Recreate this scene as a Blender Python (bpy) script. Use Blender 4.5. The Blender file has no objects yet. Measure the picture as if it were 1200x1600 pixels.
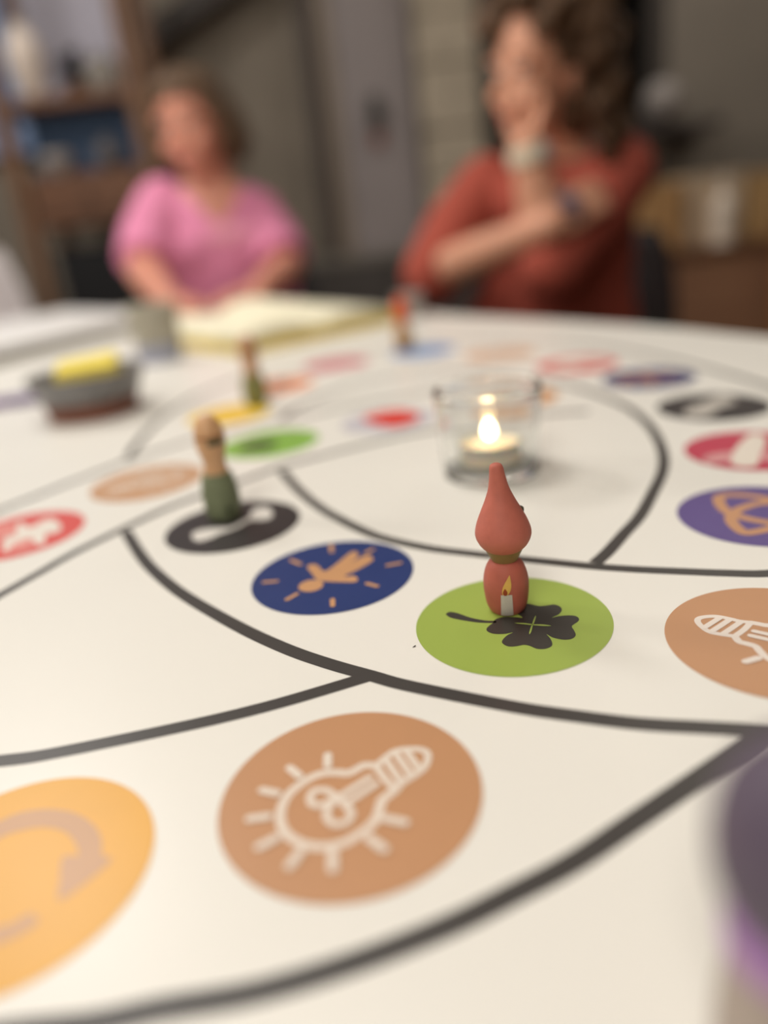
import bpy, bmesh, math, random
from mathutils import Vector, Matrix
random.seed(7)
scene = bpy.context.scene
COL = scene.collection
TZ = 0.74                      # table-top height in metres

# ---------------------------------------------------------------- camera
cam_d = bpy.data.cameras.new('camera')
cam = bpy.data.objects.new('camera', cam_d); COL.objects.link(cam)
cam_d.sensor_fit = 'VERTICAL'; cam_d.sensor_height = 24.0
cam_d.lens = 1192.3 / 1600 * 24.0
PITCH, ROLL = 0.36966, -0.11745
_f = Vector((0, math.cos(PITCH), -math.sin(PITCH))); _r = Vector((1, 0, 0)); _u = _r.cross(_f)
_R = math.cos(ROLL) * _r + math.sin(ROLL) * _u
_U = -math.sin(ROLL) * _r + math.cos(ROLL) * _u
cam.matrix_world = Matrix(((_R.x, _U.x, -_f.x, 0.0), (_R.y, _U.y, -_f.y, 0.0), (_R.z, _U.z, -_f.z, TZ + 0.16159), (0, 0, 0, 1)))
cam_d.clip_start = 0.01
cam_d.dof.use_dof = True
cam_d.dof.focus_distance = 0.304
cam_d.dof.aperture_fstop = 1.32
cam_d.dof.aperture_blades = 0
scene.camera = cam

# ---------------------------------------------------------------- world, lamps, exposure
w = bpy.data.worlds.new('world'); scene.world = w; w.use_nodes = True
w.node_tree.nodes['Background'].inputs[0].default_value = (0.9, 0.85, 0.8, 1)
w.node_tree.nodes['Background'].inputs[1].default_value = 0.02
scene.view_settings.view_transform = 'Standard'
scene.view_settings.look = 'None'
scene.view_settings.gamma = 1.0
scene.view_settings.use_curve_mapping = False
scene.view_settings.exposure = 0.0

def area(name, loc, target, size, power, col):
    d = bpy.data.lights.new(name, 'AREA'); d.shape = 'DISK'; d.size = size; d.energy = power; d.color = col
    o = bpy.data.objects.new(name, d); COL.objects.link(o); o.location = loc
    o.rotation_euler = (Vector(target) - Vector(loc)).to_track_quat('-Z', 'Y').to_euler()
    return o
area('ceiling_lamp_over_table', (-0.35, 0.85, 2.5), (-0.25, 0.80, 0.7), 0.7, 13, (1.0, 0.95, 0.87))
area('ceiling_lamp_behind_camera', (-0.55, -0.85, 2.5), (-0.1, -0.1, 0.7), 0.9, 17, (1.0, 0.945, 0.855))
area('ceiling_lamp_far_left', (-1.2, 1.9, 2.5), (-1.0, 1.9, 0.7), 0.6, 20, (1.0, 0.96, 0.91))
area('fill_light_far_right', (1.3, 2.5, 2.5), (1.3, 2.6, 0.7), 1.0, 8.5, (1.0, 0.93, 0.84))  # added fill to brighten the back right of the room, not a known fixture
area('wall_lamp_left', (-1.7, 1.25, 1.65), (0.1, 0.7, 0.9), 0.30, 8, (1.0, 0.95, 0.87))
area('fill_light_behind_camera', (-0.7, -1.65, 1.75), (0.1, 1.2, 0.95), 0.7, 9, (1.0, 0.94, 0.85))  # invented frontal fill that lifts the pawns and faces

# ---------------------------------------------------------------- helpers
def lin(c):
    out = []
    for v in c:
        v /= 255.0
        out.append(v / 12.92 if v <= 0.04045 else ((v + 0.055) / 1.055) ** 2.4)
    return (out[0], out[1], out[2], 1.0)

def material(name, col, rough=0.6, vary=0.06, scale=30.0, metal=0.0, bump=0.0, spec=0.5, emit=None, estr=0.0, trans=0.0, ior=1.45, sss=0.0, coat=0.0):
    m = bpy.data.materials.new(name); m.use_nodes = True
    nt = m.node_tree; b = nt.nodes['Principled BSDF']
    c = lin(col)
    b.inputs['Roughness'].default_value = rough; b.inputs['Metallic'].default_value = metal
    b.inputs['IOR'].default_value = ior; b.inputs['Specular IOR Level'].default_value = spec
    b.inputs['Transmission Weight'].default_value = trans
    b.inputs['Coat Weight'].default_value = coat
    if sss:
        b.inputs['Subsurface Weight'].default_value = sss; b.inputs['Subsurface Scale'].default_value = 0.004
        b.inputs['Subsurface Radius'].default_value = (1.0, 0.5, 0.3)
    if vary > 0 or bump > 0:
        tc = nt.nodes.new('ShaderNodeTexCoord'); nz = nt.nodes.new('ShaderNodeTexNoise')
        nz.inputs['Scale'].default_value = scale; nz.inputs['Detail'].default_value = 4.0
        nt.links.new(tc.outputs['Object'], nz.inputs['Vector'])
        rp = nt.nodes.new('ShaderNodeValToRGB')
        rp.color_ramp.elements[0].position = 0.3; rp.color_ramp.elements[1].position = 0.7
        rp.color_ramp.elements[0].color = tuple(max(0, v * (1 - vary)) for v in c[:3]) + (1,)
        rp.color_ramp.elements[1].color = tuple(min(1, v * (1 + vary)) for v in c[:3]) + (1,)
        nt.links.new(nz.outputs['Fac'], rp.inputs['Fac']); nt.links.new(rp.outputs['Color'], b.inputs['Base Color'])
        if bump > 0:
            bp = nt.nodes.new('ShaderNodeBump'); bp.inputs['Strength'].default_value = bump; bp.inputs['Distance'].default_value = 0.002
            nt.links.new(nz.outputs['Fac'], bp.inputs['Height']); nt.links.new(bp.outputs['Normal'], b.inputs['Normal'])
    else:
        b.inputs['Base Color'].default_value = c
    if emit:
        b.inputs['Emission Color'].default_value = lin(emit); b.inputs['Emission Strength'].default_value = estr
    return m

def wood(name, c1, c2, scale=8.0, rough=0.55, axis='X'):
    m = material(name, c1, rough, 0)
    nt = m.node_tree; b = nt.nodes['Principled BSDF']
    tc = nt.nodes.new('ShaderNodeTexCoord'); mp = nt.nodes.new('ShaderNodeMapping'); nz = nt.nodes.new('ShaderNodeTexNoise')
    mp.inputs['Scale'].default_value = {'X': (1, 9, 9), 'Z': (9, 9, 1)}[axis]
    nz.inputs['Scale'].default_value = scale; nz.inputs['Detail'].default_value = 6
    rp = nt.nodes.new('ShaderNodeValToRGB'); rp.color_ramp.elements[0].color = lin(c1); rp.color_ramp.elements[1].color = lin(c2)
    rp.color_ramp.elements[0].position = 0.35; rp.color_ramp.elements[1].position = 0.68
    nt.links.new(tc.outputs['Object'], mp.inputs['Vector']); nt.links.new(mp.outputs['Vector'], nz.inputs['Vector'])
    nt.links.new(nz.outputs['Fac'], rp.inputs['Fac']); nt.links.new(rp.outputs['Color'], b.inputs['Base Color'])
    return m

def link(name, me, mat=None, parent=None, smooth=False):
    o = bpy.data.objects.new(name, me); COL.objects.link(o)
    if mat and not me.materials: me.materials.append(mat)
    if parent: o.parent = parent
    if smooth:
        for p in me.polygons: p.use_smooth = True
    return o

def mesh(name, verts, faces, mat=None, parent=None, smooth=False):
    me = bpy.data.meshes.new(name); me.from_pydata([tuple(v) for v in verts], [], faces); me.update()
    bm = bmesh.new(); bm.from_mesh(me); bmesh.ops.recalc_face_normals(bm, faces=bm.faces); bm.to_mesh(me); bm.free()
    return link(name, me, mat, parent, smooth)

def flat(name, verts, faces, mat=None, parent=None):           # printed ink: all normals up
    me = bpy.data.meshes.new(name); me.from_pydata([tuple(v) for v in verts], [], faces); me.update()
    bm = bmesh.new(); bm.from_mesh(me)
    for f_ in bm.faces:
        f_.normal_update()
        if f_.normal.z < 0: f_.normal_flip()
    bmesh.ops.triangulate(bm, faces=bm.faces); bm.to_mesh(me); bm.free()
    return link(name, me, mat, parent)

def tag(o, label, cat, group=None, kind=None):
    o['label'] = label; o['category'] = cat
    if group: o['group'] = group
    if kind: o['kind'] = kind
    return o
def struct(o, label=None):
    o['kind'] = 'structure'
    if label: o['label'] = label
    return o
def empty(name, loc=(0, 0, 0), rz=0.0):
    o = bpy.data.objects.new(name, None); COL.objects.link(o); o.location = loc; o.rotation_euler = (0, 0, rz)
    o.empty_display_size = 0.02
    return o

def lathe(name, prof, mat, parent=None, n=40, lean=None, closed=False, loc=(0, 0, 0)):
    """prof: list of (z, r); r == 0 makes a pole."""
    V, F, rings = [], [], []
    for z, r in prof:
        ox, oy = lean(z) if lean else (0, 0)
        if r <= 1e-7:
            rings.append([len(V)]); V.append((ox + loc[0], oy + loc[1], z + loc[2]))
        else:
            rings.append(list(range(len(V), len(V) + n)))
            for k in range(n):
                a = 2 * math.pi * k / n
                V.append((ox + loc[0] + r * math.cos(a), oy + loc[1] + r * math.sin(a), z + loc[2]))
    pairs = list(zip(rings[:-1], rings[1:]))
    if closed: pairs.append((rings[-1], rings[0]))
    for A, B in pairs:
        for k in range(n):
            k2 = (k + 1) % n
            if len(A) == 1 and len(B) == 1: continue
            if len(A) == 1: F.append((A[0], B[k], B[k2]))
            elif len(B) == 1: F.append((A[k], A[k2], B[0]))
            else: F.append((A[k], A[k2], B[k2], B[k]))
    if not closed:
        if len(rings[0]) > 1: F.append(tuple(reversed(rings[0])))
        if len(rings[-1]) > 1: F.append(tuple(rings[-1]))
    return mesh(name, V, F, mat, parent, True)

def smooth_prof(prof, sub=5):
    """Catmull-Rom through (z, r)."""
    out = []
    n = len(prof)
    for i in range(n - 1):
        p0 = prof[max(i - 1, 0)]; p1 = prof[i]; p2 = prof[i + 1]; p3 = prof[min(i + 2, n - 1)]
        for s in range(sub):
            t = s / sub
            out.append(tuple(max(0.0, 0.5 * (2 * b + (c - a) * t + (2 * a - 5 * b + 4 * c - d) * t * t + (3 * b - a - 3 * c + d) * t ** 3)) if j else
                             0.5 * (2 * b + (c - a) * t + (2 * a - 5 * b + 4 * c - d) * t * t + (3 * b - a - 3 * c + d) * t ** 3)
                             for j, (a, b, c, d) in enumerate(zip(p0, p1, p2, p3))))
    out.append(tuple(prof[-1]))
    return out

def spline2(pts, sub=6, closed=False):
    out = []; n = len(pts)
    rng = range(n) if closed else range(n - 1)
    for i in rng:
        g = (lambda k: pts[k % n]) if closed else (lambda k: pts[min(max(k, 0), n - 1)])
        p0, p1, p2, p3 = g(i - 1), g(i), g(i + 1), g(i + 2)
        for s in range(sub):
            t = s / sub
            out.append(tuple(0.5 * (2 * b + (c - a) * t + (2 * a - 5 * b + 4 * c - d) * t * t + (3 * b - a - 3 * c + d) * t ** 3) for a, b, c, d in zip(p0, p1, p2, p3)))
    if not closed: out.append(tuple(pts[-1]))
    return out

def box(name, lo, hi, mat, parent=None, bevel=0.0):
    bm = bmesh.new(); bmesh.ops.create_cube(bm, size=1.0)
    c = [(a + b) / 2 for a, b in zip(lo, hi)]; s = [abs(b - a) for a, b in zip(lo, hi)]
    for v in bm.verts: v.co = Vector((v.co.x * s[0] + c[0], v.co.y * s[1] + c[1], v.co.z * s[2] + c[2]))
    if bevel: bmesh.ops.bevel(bm, geom=bm.edges[:], offset=min(bevel, min(s) * 0.45), segments=2, profile=0.5, affect='EDGES')
    bmesh.ops.recalc_face_normals(bm, faces=bm.faces)
    me = bpy.data.meshes.new(name); bm.to_mesh(me); bm.free()
    return link(name, me, mat, parent)

def prism(name, pts, z0, z1, mat, parent=None, bevel=0.0):
    bm = bmesh.new(); vs = [bm.verts.new((x, y, z0)) for x, y in pts]
    f_ = bm.faces.new(vs); ex = bmesh.ops.extrude_face_region(bm, geom=[f_])
    for v in ex['geom']:
        if isinstance(v, bmesh.types.BMVert): v.co.z = z1
    if bevel:
        ed = [e for e in bm.edges if abs(e.verts[0].co.z - e.verts[1].co.z) < 1e-6]
        bmesh.ops.bevel(bm, geom=ed, offset=bevel, segments=3, profile=0.5, affect='EDGES')
    bmesh.ops.recalc_face_normals(bm, faces=bm.faces)
    me = bpy.data.meshes.new(name); bm.to_mesh(me); bm.free()
    return link(name, me, mat, parent)

def ribbon_vf(pts, wd, z, base=0):
    """flat strip of constant width along a planar polyline with round ends"""
    P = [Vector((p[0], p[1])) for p in pts]; V, F = [], []
    n = len(P)
    for i in range(n):
        a = P[max(i - 1, 0)]; b = P[min(i + 1, n - 1)]
        t = (b - a)
        t = t.normalized() if t.length > 1e-9 else Vector((1, 0))
        nrm = Vector((-t.y, t.x)) * wd / 2
        V.append((P[i].x + nrm.x, P[i].y + nrm.y, z)); V.append((P[i].x - nrm.x, P[i].y - nrm.y, z))
    for i in range(n - 1): F.append((base + 2 * i, base + 2 * i + 1, base + 2 * i + 3, base + 2 * i + 2))
    return V, F
def circle_pts(cx, cy, r, n=24):
    return [(cx + r * math.cos(2 * math.pi * k / n), cy + r * math.sin(2 * math.pi * k / n)) for k in range(n)]
# ---------------------------------------------------------------- print of the board (metres on the table; icons in disc radii)
LINES = {"L1":[[-0.0692,0.5225],[-0.0538,0.4744],[-0.0385,0.4372],[-0.0253,0.4128],[-0.0129,0.3925],[-0.0017,0.3782],[0.0198,0.3591],[0.0398,0.3465],[0.0776,0.325],[0.0948,0.3156],[0.112,0.3078],[0.1289,0.3012],[0.145,0.2952],[0.1614,0.2904]],"L3":[[-0.1574,0.4358],[-0.1432,0.4056],[-0.1291,0.3784],[-0.111,0.3499],[-0.0965,0.3304],[-0.0775,0.3076],[-0.0608,0.289],[-0.043,0.2716],[-0.027,0.2585],[-0.0121,0.2478],[0.0018,0.2381],[0.0359,0.2188],[0.0555,0.2096],[0.0742,0.2019],[0.0926,0.1965],[0.1105,0.1915]],"L6":[[-0.2033,0.3629],[-0.1921,0.3859],[-0.1795,0.4116],[-0.1598,0.4417],[-0.1394,0.4695]],"L6b":[[-0.1394,0.4695],[-0.1223,0.4856],[-0.0871,0.5175],[-0.0713,0.5309],[-0.0424,0.5464],[0.0065,0.5691],[0.0475,0.5811],[0.1355,0.5885],[0.1696,0.5824]],"L7":[[-0.2655,0.5075],[-0.2508,0.5272],[-0.2356,0.55],[-0.2186,0.5729],[-0.2002,0.5975],[-0.175,0.6238],[-0.1564,0.6395]],"L4":[[-0.1429,0.2222],[-0.1317,0.2222],[-0.1209,0.2234],[-0.1101,0.2249],[-0.0882,0.2283],[-0.0659,0.2323],[-0.0431,0.2379],[-0.0121,0.2478]],"L5":[[-0.0793,0.1216],[-0.0637,0.1232],[-0.042,0.1246],[-0.0198,0.129],[0.0036,0.1359],[0.0206,0.1427],[0.0391,0.1508],[0.0601,0.1627],[0.0838,0.1762],[0.1049,0.1885]],"L2":[[0.0951,0.3194],[0.1045,0.3299],[0.1183,0.348],[0.1335,0.3678],[0.1514,0.3977],[0.1675,0.4263],[0.179,0.453],[0.1891,0.4871],[0.1973,0.5294],[0.1999,0.5673],[0.1982,0.5966],[0.1911,0.6366],[0.1795,0.6752]],"Cout":[[-0.2029,0.6074],[-0.2064,0.6468],[-0.2074,0.7058],[-0.2042,0.7625],[-0.192,0.8235],[-0.1715,0.869]],"Cin":[[-0.0822,0.6779],[-0.0727,0.7103],[-0.0616,0.7313],[-0.0374,0.7707]],"Cfar":[[0.2929,0.7426],[0.3061,0.6857],[0.3133,0.6388],[0.3186,0.5956]],"L6all":[[-0.2033,0.3629],[-0.1921,0.3859],[-0.1795,0.4116],[-0.1598,0.4417],[-0.1394,0.4695],[-0.1223,0.4856],[-0.0871,0.5175],[-0.0713,0.5309],[-0.0424,0.5464],[0.0065,0.5691],[0.0475,0.5811],[0.1355,0.5885],[0.1696,0.5824]],"L7b":[[-0.1564,0.6395],[-0.1153,0.6636],[-0.0646,0.6766],[-0.0119,0.7029],[0.0372,0.7151],[0.0749,0.7231],[0.1551,0.7221]],"Aout_far":[[-0.1715,0.869],[-0.1346,0.9309],[-0.0825,0.9759],[-0.0085,1.0077],[0.0597,1.0184],[0.1017,1.0137],[0.1261,1.0058]],"Ain_far":[[-0.0374,0.7707],[-0.0109,0.794],[0.0305,0.8105],[0.0789,0.813]],"Cout_far":[[0.2929,0.7426],[0.2752,0.8021],[0.2415,0.8765],[0.1827,0.9526],[0.1261,1.0058]],"Cin_far":[[0.1795,0.6752],[0.1551,0.7221],[0.1199,0.7697],[0.0789,0.813]]}
ICONS = {"bulb":[["s",[[0.207,0.272],[0.118,0.297],[0.067,0.268],[-0.01,0.226],[-0.086,0.244],[-0.188,0.262],[-0.289,0.237],[-0.374,0.178],[-0.456,0.094],[-0.504,-0.002],[-0.522,-0.116],[-0.509,-0.23],[-0.466,-0.33],[-0.385,-0.418],[-0.28,-0.479],[-0.166,-0.503],[-0.054,-0.491],[0.059,-0.427],[0.152,-0.351],[0.201,-0.264],[0.222,-0.171],[0.243,-0.108],[0.293,-0.065],[0.344,-0.022]],0.072],["s",[[0.207,0.272],[0.301,0.371],[0.382,0.426],[0.512,0.422],[0.6,0.386],[0.625,0.313],[0.582,0.188],[0.474,0.097],[0.409,0.054],[0.344,-0.022]],0.06],["s",[[0.207,0.272],[0.265,0.124],[0.344,-0.014]],0.06],["s",[[0.286,0.335],[0.392,0.06]],0.06],["s",[[0.367,0.398],[0.47,0.125]],0.06],["s",[[0.453,0.419],[0.538,0.186]],0.06],["s",[[0.153,0.143],[-0.07,-0.022],[-0.13,-0.08],[-0.17,-0.156],[-0.168,-0.237],[-0.114,-0.301],[-0.044,-0.304],[0.002,-0.256],[0.003,-0.184],[-0.045,-0.111],[-0.132,0.005],[-0.182,0.057],[-0.269,0.071],[-0.303,0.016],[-0.294,-0.062],[-0.238,-0.096],[-0.178,-0.081],[-0.094,-0.044]],0.06],["s",[[0.2,0.063],[-0.009,-0.092]],0.06],["s",[[-0.183,0.467],[-0.18,0.34]],0.072],["s",[[-0.488,0.365],[-0.404,0.256]],0.072],["s",[[-0.684,0.141],[-0.567,0.086]],0.072],["s",[[-0.748,-0.153],[-0.611,-0.15]],0.072],["s",[[-0.645,-0.437],[-0.532,-0.373]],0.072],["s",[[-0.414,-0.642],[-0.35,-0.533]],0.072],["s",[[-0.122,-0.574],[-0.117,-0.713]],0.072],["s",[[0.137,-0.484],[0.234,-0.593]],0.072],["s",[[0.258,-0.313],[0.393,-0.373]],0.072]],"green":[["p",[[0.275,-0.322],[0.32,-0.4],[0.409,-0.46],[0.489,-0.461],[0.543,-0.406],[0.552,-0.317],[0.551,-0.235],[0.586,-0.195],[0.641,-0.148],[0.662,-0.093],[0.641,-0.038],[0.576,-0.01],[0.48,-0.005],[0.404,-0.018],[0.49,0.035],[0.541,0.112],[0.542,0.189],[0.494,0.246],[0.419,0.246],[0.333,0.254],[0.247,0.32],[0.174,0.333],[0.104,0.297],[0.07,0.227],[0.082,0.134],[0.114,0.051],[0.035,0.083],[-0.059,0.11],[-0.135,0.098],[-0.178,0.064],[-0.198,0.019],[-0.242,-0.024],[-0.286,-0.086],[-0.281,-0.146],[-0.225,-0.202],[-0.123,-0.225],[-0.038,-0.215],[-0.105,-0.257],[-0.167,-0.334],[-0.179,-0.398],[-0.134,-0.464],[-0.056,-0.477],[0.015,-0.468],[0.066,-0.497],[0.12,-0.563],[0.194,-0.584],[0.265,-0.553],[0.289,-0.493],[0.29,-0.404]],None],["p",[[-0.168,0.051],[-0.273,0.086],[-0.407,0.176],[-0.516,0.292],[-0.597,0.351],[-0.643,0.336],[-0.654,0.299],[-0.612,0.225],[-0.51,0.15],[-0.362,0.065],[-0.246,0.026],[-0.175,0.014]],None],["v",[[0.009,-0.042],[0.102,-0.062],[0.189,-0.106],[0.29,-0.137],[0.357,-0.18],[0.283,-0.167],[0.173,-0.122],[0.097,-0.087]],None],["v",[[0.256,0.054],[0.22,-0.048],[0.18,-0.136],[0.14,-0.244],[0.112,-0.289],[0.118,-0.251],[0.152,-0.165],[0.189,-0.078],[0.228,0.011]],None]],"navy":[["p",[[-0.105,-0.243],[-0.109,-0.283],[-0.123,-0.321],[-0.146,-0.353],[-0.176,-0.378],[-0.211,-0.393],[-0.249,-0.399],[-0.288,-0.394],[-0.324,-0.378],[-0.357,-0.354],[-0.382,-0.322],[-0.4,-0.285],[-0.407,-0.244],[-0.405,-0.203],[-0.392,-0.165],[-0.37,-0.131],[-0.339,-0.105],[-0.303,-0.089],[-0.264,-0.083],[-0.224,-0.089],[-0.186,-0.105],[-0.154,-0.13],[-0.128,-0.163],[-0.112,-0.202]],None],["p",[[-0.2,-0.07],[-0.278,0.148],[-0.329,0.283],[-0.306,0.36],[-0.235,0.361],[-0.179,0.283],[-0.094,0.118],[0.068,0.339],[0.21,0.579],[0.292,0.608],[0.327,0.501],[0.29,0.383],[0.236,0.292],[0.371,0.424],[0.461,0.442],[0.512,0.341],[0.491,0.242],[0.313,0.047],[0.159,-0.069],[0.176,-0.101],[0.261,-0.108],[0.311,-0.198],[0.285,-0.281],[0.16,-0.259],[-0.094,-0.166]],None],["s",[[-0.038,0.922],[-0.025,0.69]],0.06],["s",[[-0.553,0.577],[-0.425,0.413]],0.06],["s",[[-0.848,0.006],[-0.692,-0.009]],0.06],["s",[[-0.523,-0.534],[-0.416,-0.42]],0.06],["s",[[0.014,-0.669],[0.02,-0.821]],0.06],["s",[[0.422,-0.365],[0.534,-0.468]],0.06],["s",[[0.686,0.065],[0.843,0.091]],0.06],["s",[[0.427,0.517],[0.52,0.6]],0.06]],"black":[["p",[[-0.57,-0.235],[-0.57,-0.114],[-0.443,-0.029],[-0.227,-0.033],[-0.031,-0.062],[0.133,0.142],[0.213,0.281],[0.23,0.549],[0.37,0.643],[0.511,0.491],[0.57,0.267],[0.527,0.082],[0.384,0.062],[0.259,0.102],[0.155,-0.026],[0.033,-0.175],[-0.16,-0.299],[-0.257,-0.419],[-0.405,-0.491],[-0.515,-0.4]],None]],"redL":[["p",[[0.107,0.368],[0.187,0.57],[0.292,0.608],[0.519,0.342],[0.65,0.064],[0.624,-0.093],[0.481,-0.114],[0.534,-0.32],[0.611,-0.528],[0.542,-0.538],[0.447,-0.479],[0.31,-0.253],[0.212,-0.224],[0.087,-0.373],[0.075,-0.521],[0.118,-0.681],[-0.006,-0.587],[-0.08,-0.385],[-0.188,-0.073],[-0.063,0.051],[-0.205,0.431],[-0.24,0.581],[-0.15,0.552],[0.004,0.331]],None],["v",[[0.087,-0.373],[0.219,-0.242],[0.303,-0.267],[0.45,-0.486],[0.403,-0.705],[0.2,-0.734],[0.118,-0.652],[0.075,-0.506]],None],["v",[[-0.228,0.455],[-0.07,0.07],[-0.196,-0.054],[-0.372,-0.113],[-0.611,0.284],[-0.54,0.569],[-0.408,0.634]],None]],"crim":[["p",[[-0.538,-0.368],[-0.318,-0.005],[0.077,0.5],[0.351,0.773],[0.484,0.647],[0.313,0.211],[0.095,-0.116],[-0.098,-0.433],[-0.322,-0.719],[-0.504,-0.701],[-0.569,-0.571]],None],["v",[[-0.81,-0.093],[-0.71,-0.019],[-0.389,0.024],[-0.378,-0.096],[-0.538,-0.368],[-0.853,-0.38],[-0.872,-0.236]],None],["v",[[0.04,-0.209],[0.226,-0.341],[0.193,-0.495],[0.069,-0.608],[-0.128,-0.476]],None]],"blackR":[["p",[[-0.555,-0.052],[-0.365,0.112],[-0.005,0.376],[0.368,0.648],[0.523,0.71],[0.568,0.446],[0.529,0.188],[0.361,0.005],[0.099,-0.123],[-0.217,-0.47],[-0.401,-0.622],[-0.545,-0.593],[-0.682,-0.406]],None]],"purple":[["s",[[0.587,-0.055],[0.568,0.166],[0.348,0.401],[0.246,0.535],[0.084,0.674],[-0.095,0.737],[-0.219,0.694],[-0.29,0.552],[-0.34,0.343],[-0.342,0.157],[-0.258,-0.035],[-0.162,-0.167],[-0.016,-0.299],[0.177,-0.332],[0.379,-0.253],[0.587,-0.055]],0.15],["s",[[0.658,0.328],[0.436,0.354],[0.257,0.334],[0.085,0.328],[-0.119,0.254],[-0.285,0.139],[-0.404,-0.032],[-0.451,-0.19],[-0.465,-0.354],[-0.444,-0.482],[-0.324,-0.492],[-0.091,-0.442],[0.19,-0.307],[0.504,-0.028],[0.673,0.194],[0.658,0.328]],0.15]],"yellow":[["p",[[-0.32,0.572],[-0.181,0.641],[0.021,0.643],[0.247,0.572],[0.443,0.429],[0.568,0.26],[0.628,0.089],[0.71,0.019],[0.463,-0.273],[0.388,-0.103],[0.334,0.114],[0.441,0.117],[0.373,0.249],[0.251,0.373],[0.062,0.446],[-0.129,0.432],[-0.239,0.385],[-0.335,0.275],[-0.357,0.119],[-0.512,0.181],[-0.534,0.326],[-0.452,0.461]],None],["p",[[0.112,-0.433],[0.191,-0.42],[0.279,-0.358],[0.335,-0.39],[0.362,-0.443],[0.285,-0.512],[0.17,-0.567],[0.014,-0.584],[-0.207,-0.524],[-0.458,-0.364],[-0.446,-0.249],[-0.244,-0.393],[-0.051,-0.443]],None]],"greyred":[["p",[[-0.538,0.367],[-0.262,0.752],[0.241,0.862],[0.629,0.372],[0.636,-0.194],[0.219,-0.631],[-0.126,-0.421]],None]]}
DISC_AT = {"green":[0.0474,0.2752],"navy":[-0.0288,0.3403],"black":[-0.0901,0.4243],"bulb":[-0.0202,0.1856],"yellow":[-0.1169,0.1687],"purple":[0.1897,0.352],"tanR":[0.14,0.2406],"crim":[0.2336,0.4491],"blackR":[0.2559,0.5553],"navyR":[0.2488,0.6687],"redF":[0.2103,0.762],"tanL":[-0.1688,0.5329],"redL":[-0.2296,0.4514],"green2":[-0.0854,0.5999],"yellow2":[-0.1364,0.7213],"orange":[-0.0995,0.8349],"pink":[-0.0367,0.9276],"blue":[0.0702,0.9458],"tanfar":[0.1507,0.8654],"greyred":[0.0123,0.6284],"tanmid":[0.1232,0.6553]}
# ---------------------------------------------------------------- materials
M = {}
M['top'] = material('white laminate', (241, 238, 231), 0.34, 0.012, 6.0, spec=0.5)
M['edge'] = material('table edge', (205, 200, 192), 0.5)
M['ink'] = material('charcoal ink', (70, 66, 64), 0.36, 0.05, 60)
M['plaster'] = material('taupe plaster', (142, 132, 119), 0.85, 0.08, 5.0, bump=0.3)
M['plaster_grey'] = material('grey plaster', (132, 124, 114), 0.85, 0.08, 5.0, bump=0.3)
M['ceil'] = material('ceiling paint', (216, 210, 200), 0.9, 0.03)
M['floor'] = wood('floor boards', (70, 52, 40), (98, 74, 55), 3.0, 0.5)
M['dark'] = material('near black', (16, 16, 18), 0.7)
M['wood_shelf'] = wood('shelf wood', (96, 64, 44), (118, 80, 56), 4.0)
M['wood_post'] = wood('post wood', (102, 72, 50), (124, 90, 64), 4.0, axis='Z')
M['wood_beam'] = wood('dark beam', (44, 36, 30), (60, 48, 40), 4.0)
M['wood_peg'] = wood('peg wood', (204, 156, 112), (218, 174, 132), 25.0, 0.55, 'Z')

# ---------------------------------------------------------------- room
struct(box('floor', (-2.6, -1.8, -0.05), (2.4, 3.5, 0.0), M['floor']), 'brown wooden floor under the table')
struct(box('ceiling', (-2.6, -1.8, 2.6), (2.4, 3.5, 2.65), M['ceil']))
struct(box('wall_back', (-2.6, 3.42, 0.0), (2.4, 3.5, 2.6), M['plaster']), 'taupe back wall behind the two people')
struct(box('wall_left', (-2.68, -1.8, 0.0), (-2.6, 3.5, 2.6), M['plaster']))
struct(box('wall_right', (2.4, -1.8, 0.0), (2.48, 3.5, 2.6), M['plaster_grey']))
struct(box('wall_front', (-2.6, -1.88, 0.0), (2.4, -1.8, 2.6), M['plaster']))
# grey wall panel right of the night window
struct(box('trim_1', (1.30, 3.34, 0.0), (2.4, 3.42, 2.6), M['plaster_grey']), 'grey wall section right of the dark window')

# ---------------------------------------------------------------- table
table = empty('game_table', (0, 0, 0))
tag(table, 'large white table printed with charcoal arcs and coloured icon discs', 'table')
outline = [(0.72, 0.0), (0.60, 0.40), (0.417, 0.786), (0.342, 0.95), (0.22, 1.138), (0.141, 1.266), (0.03, 1.50), (-0.10, 1.72), (-0.32, 1.95), (-0.65, 2.10), (-1.05, 2.10), (-1.32, 1.85),
           (-1.42, 1.3), (-1.42, 0.6), (-1.25, 0.0), (-0.85, -0.42), (-0.2, -0.58), (0.38, -0.45)]
prism('tabletop', spline2(outline, 5, True), TZ - 0.028, TZ, M['top'], table, 0.002)
for lx, ly in ((0.25, -0.1), (-1.05, 0.2), (-0.9, 1.7), (0.05, 1.2)):
    lathe('leg', [(0.0, 0.03), (0.01, 0.03), (0.02, 0.022), (TZ - 0.03, 0.026), (TZ - 0.028, 0.026)], M['edge'], table, 20, loc=(lx, ly, 0))

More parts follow.
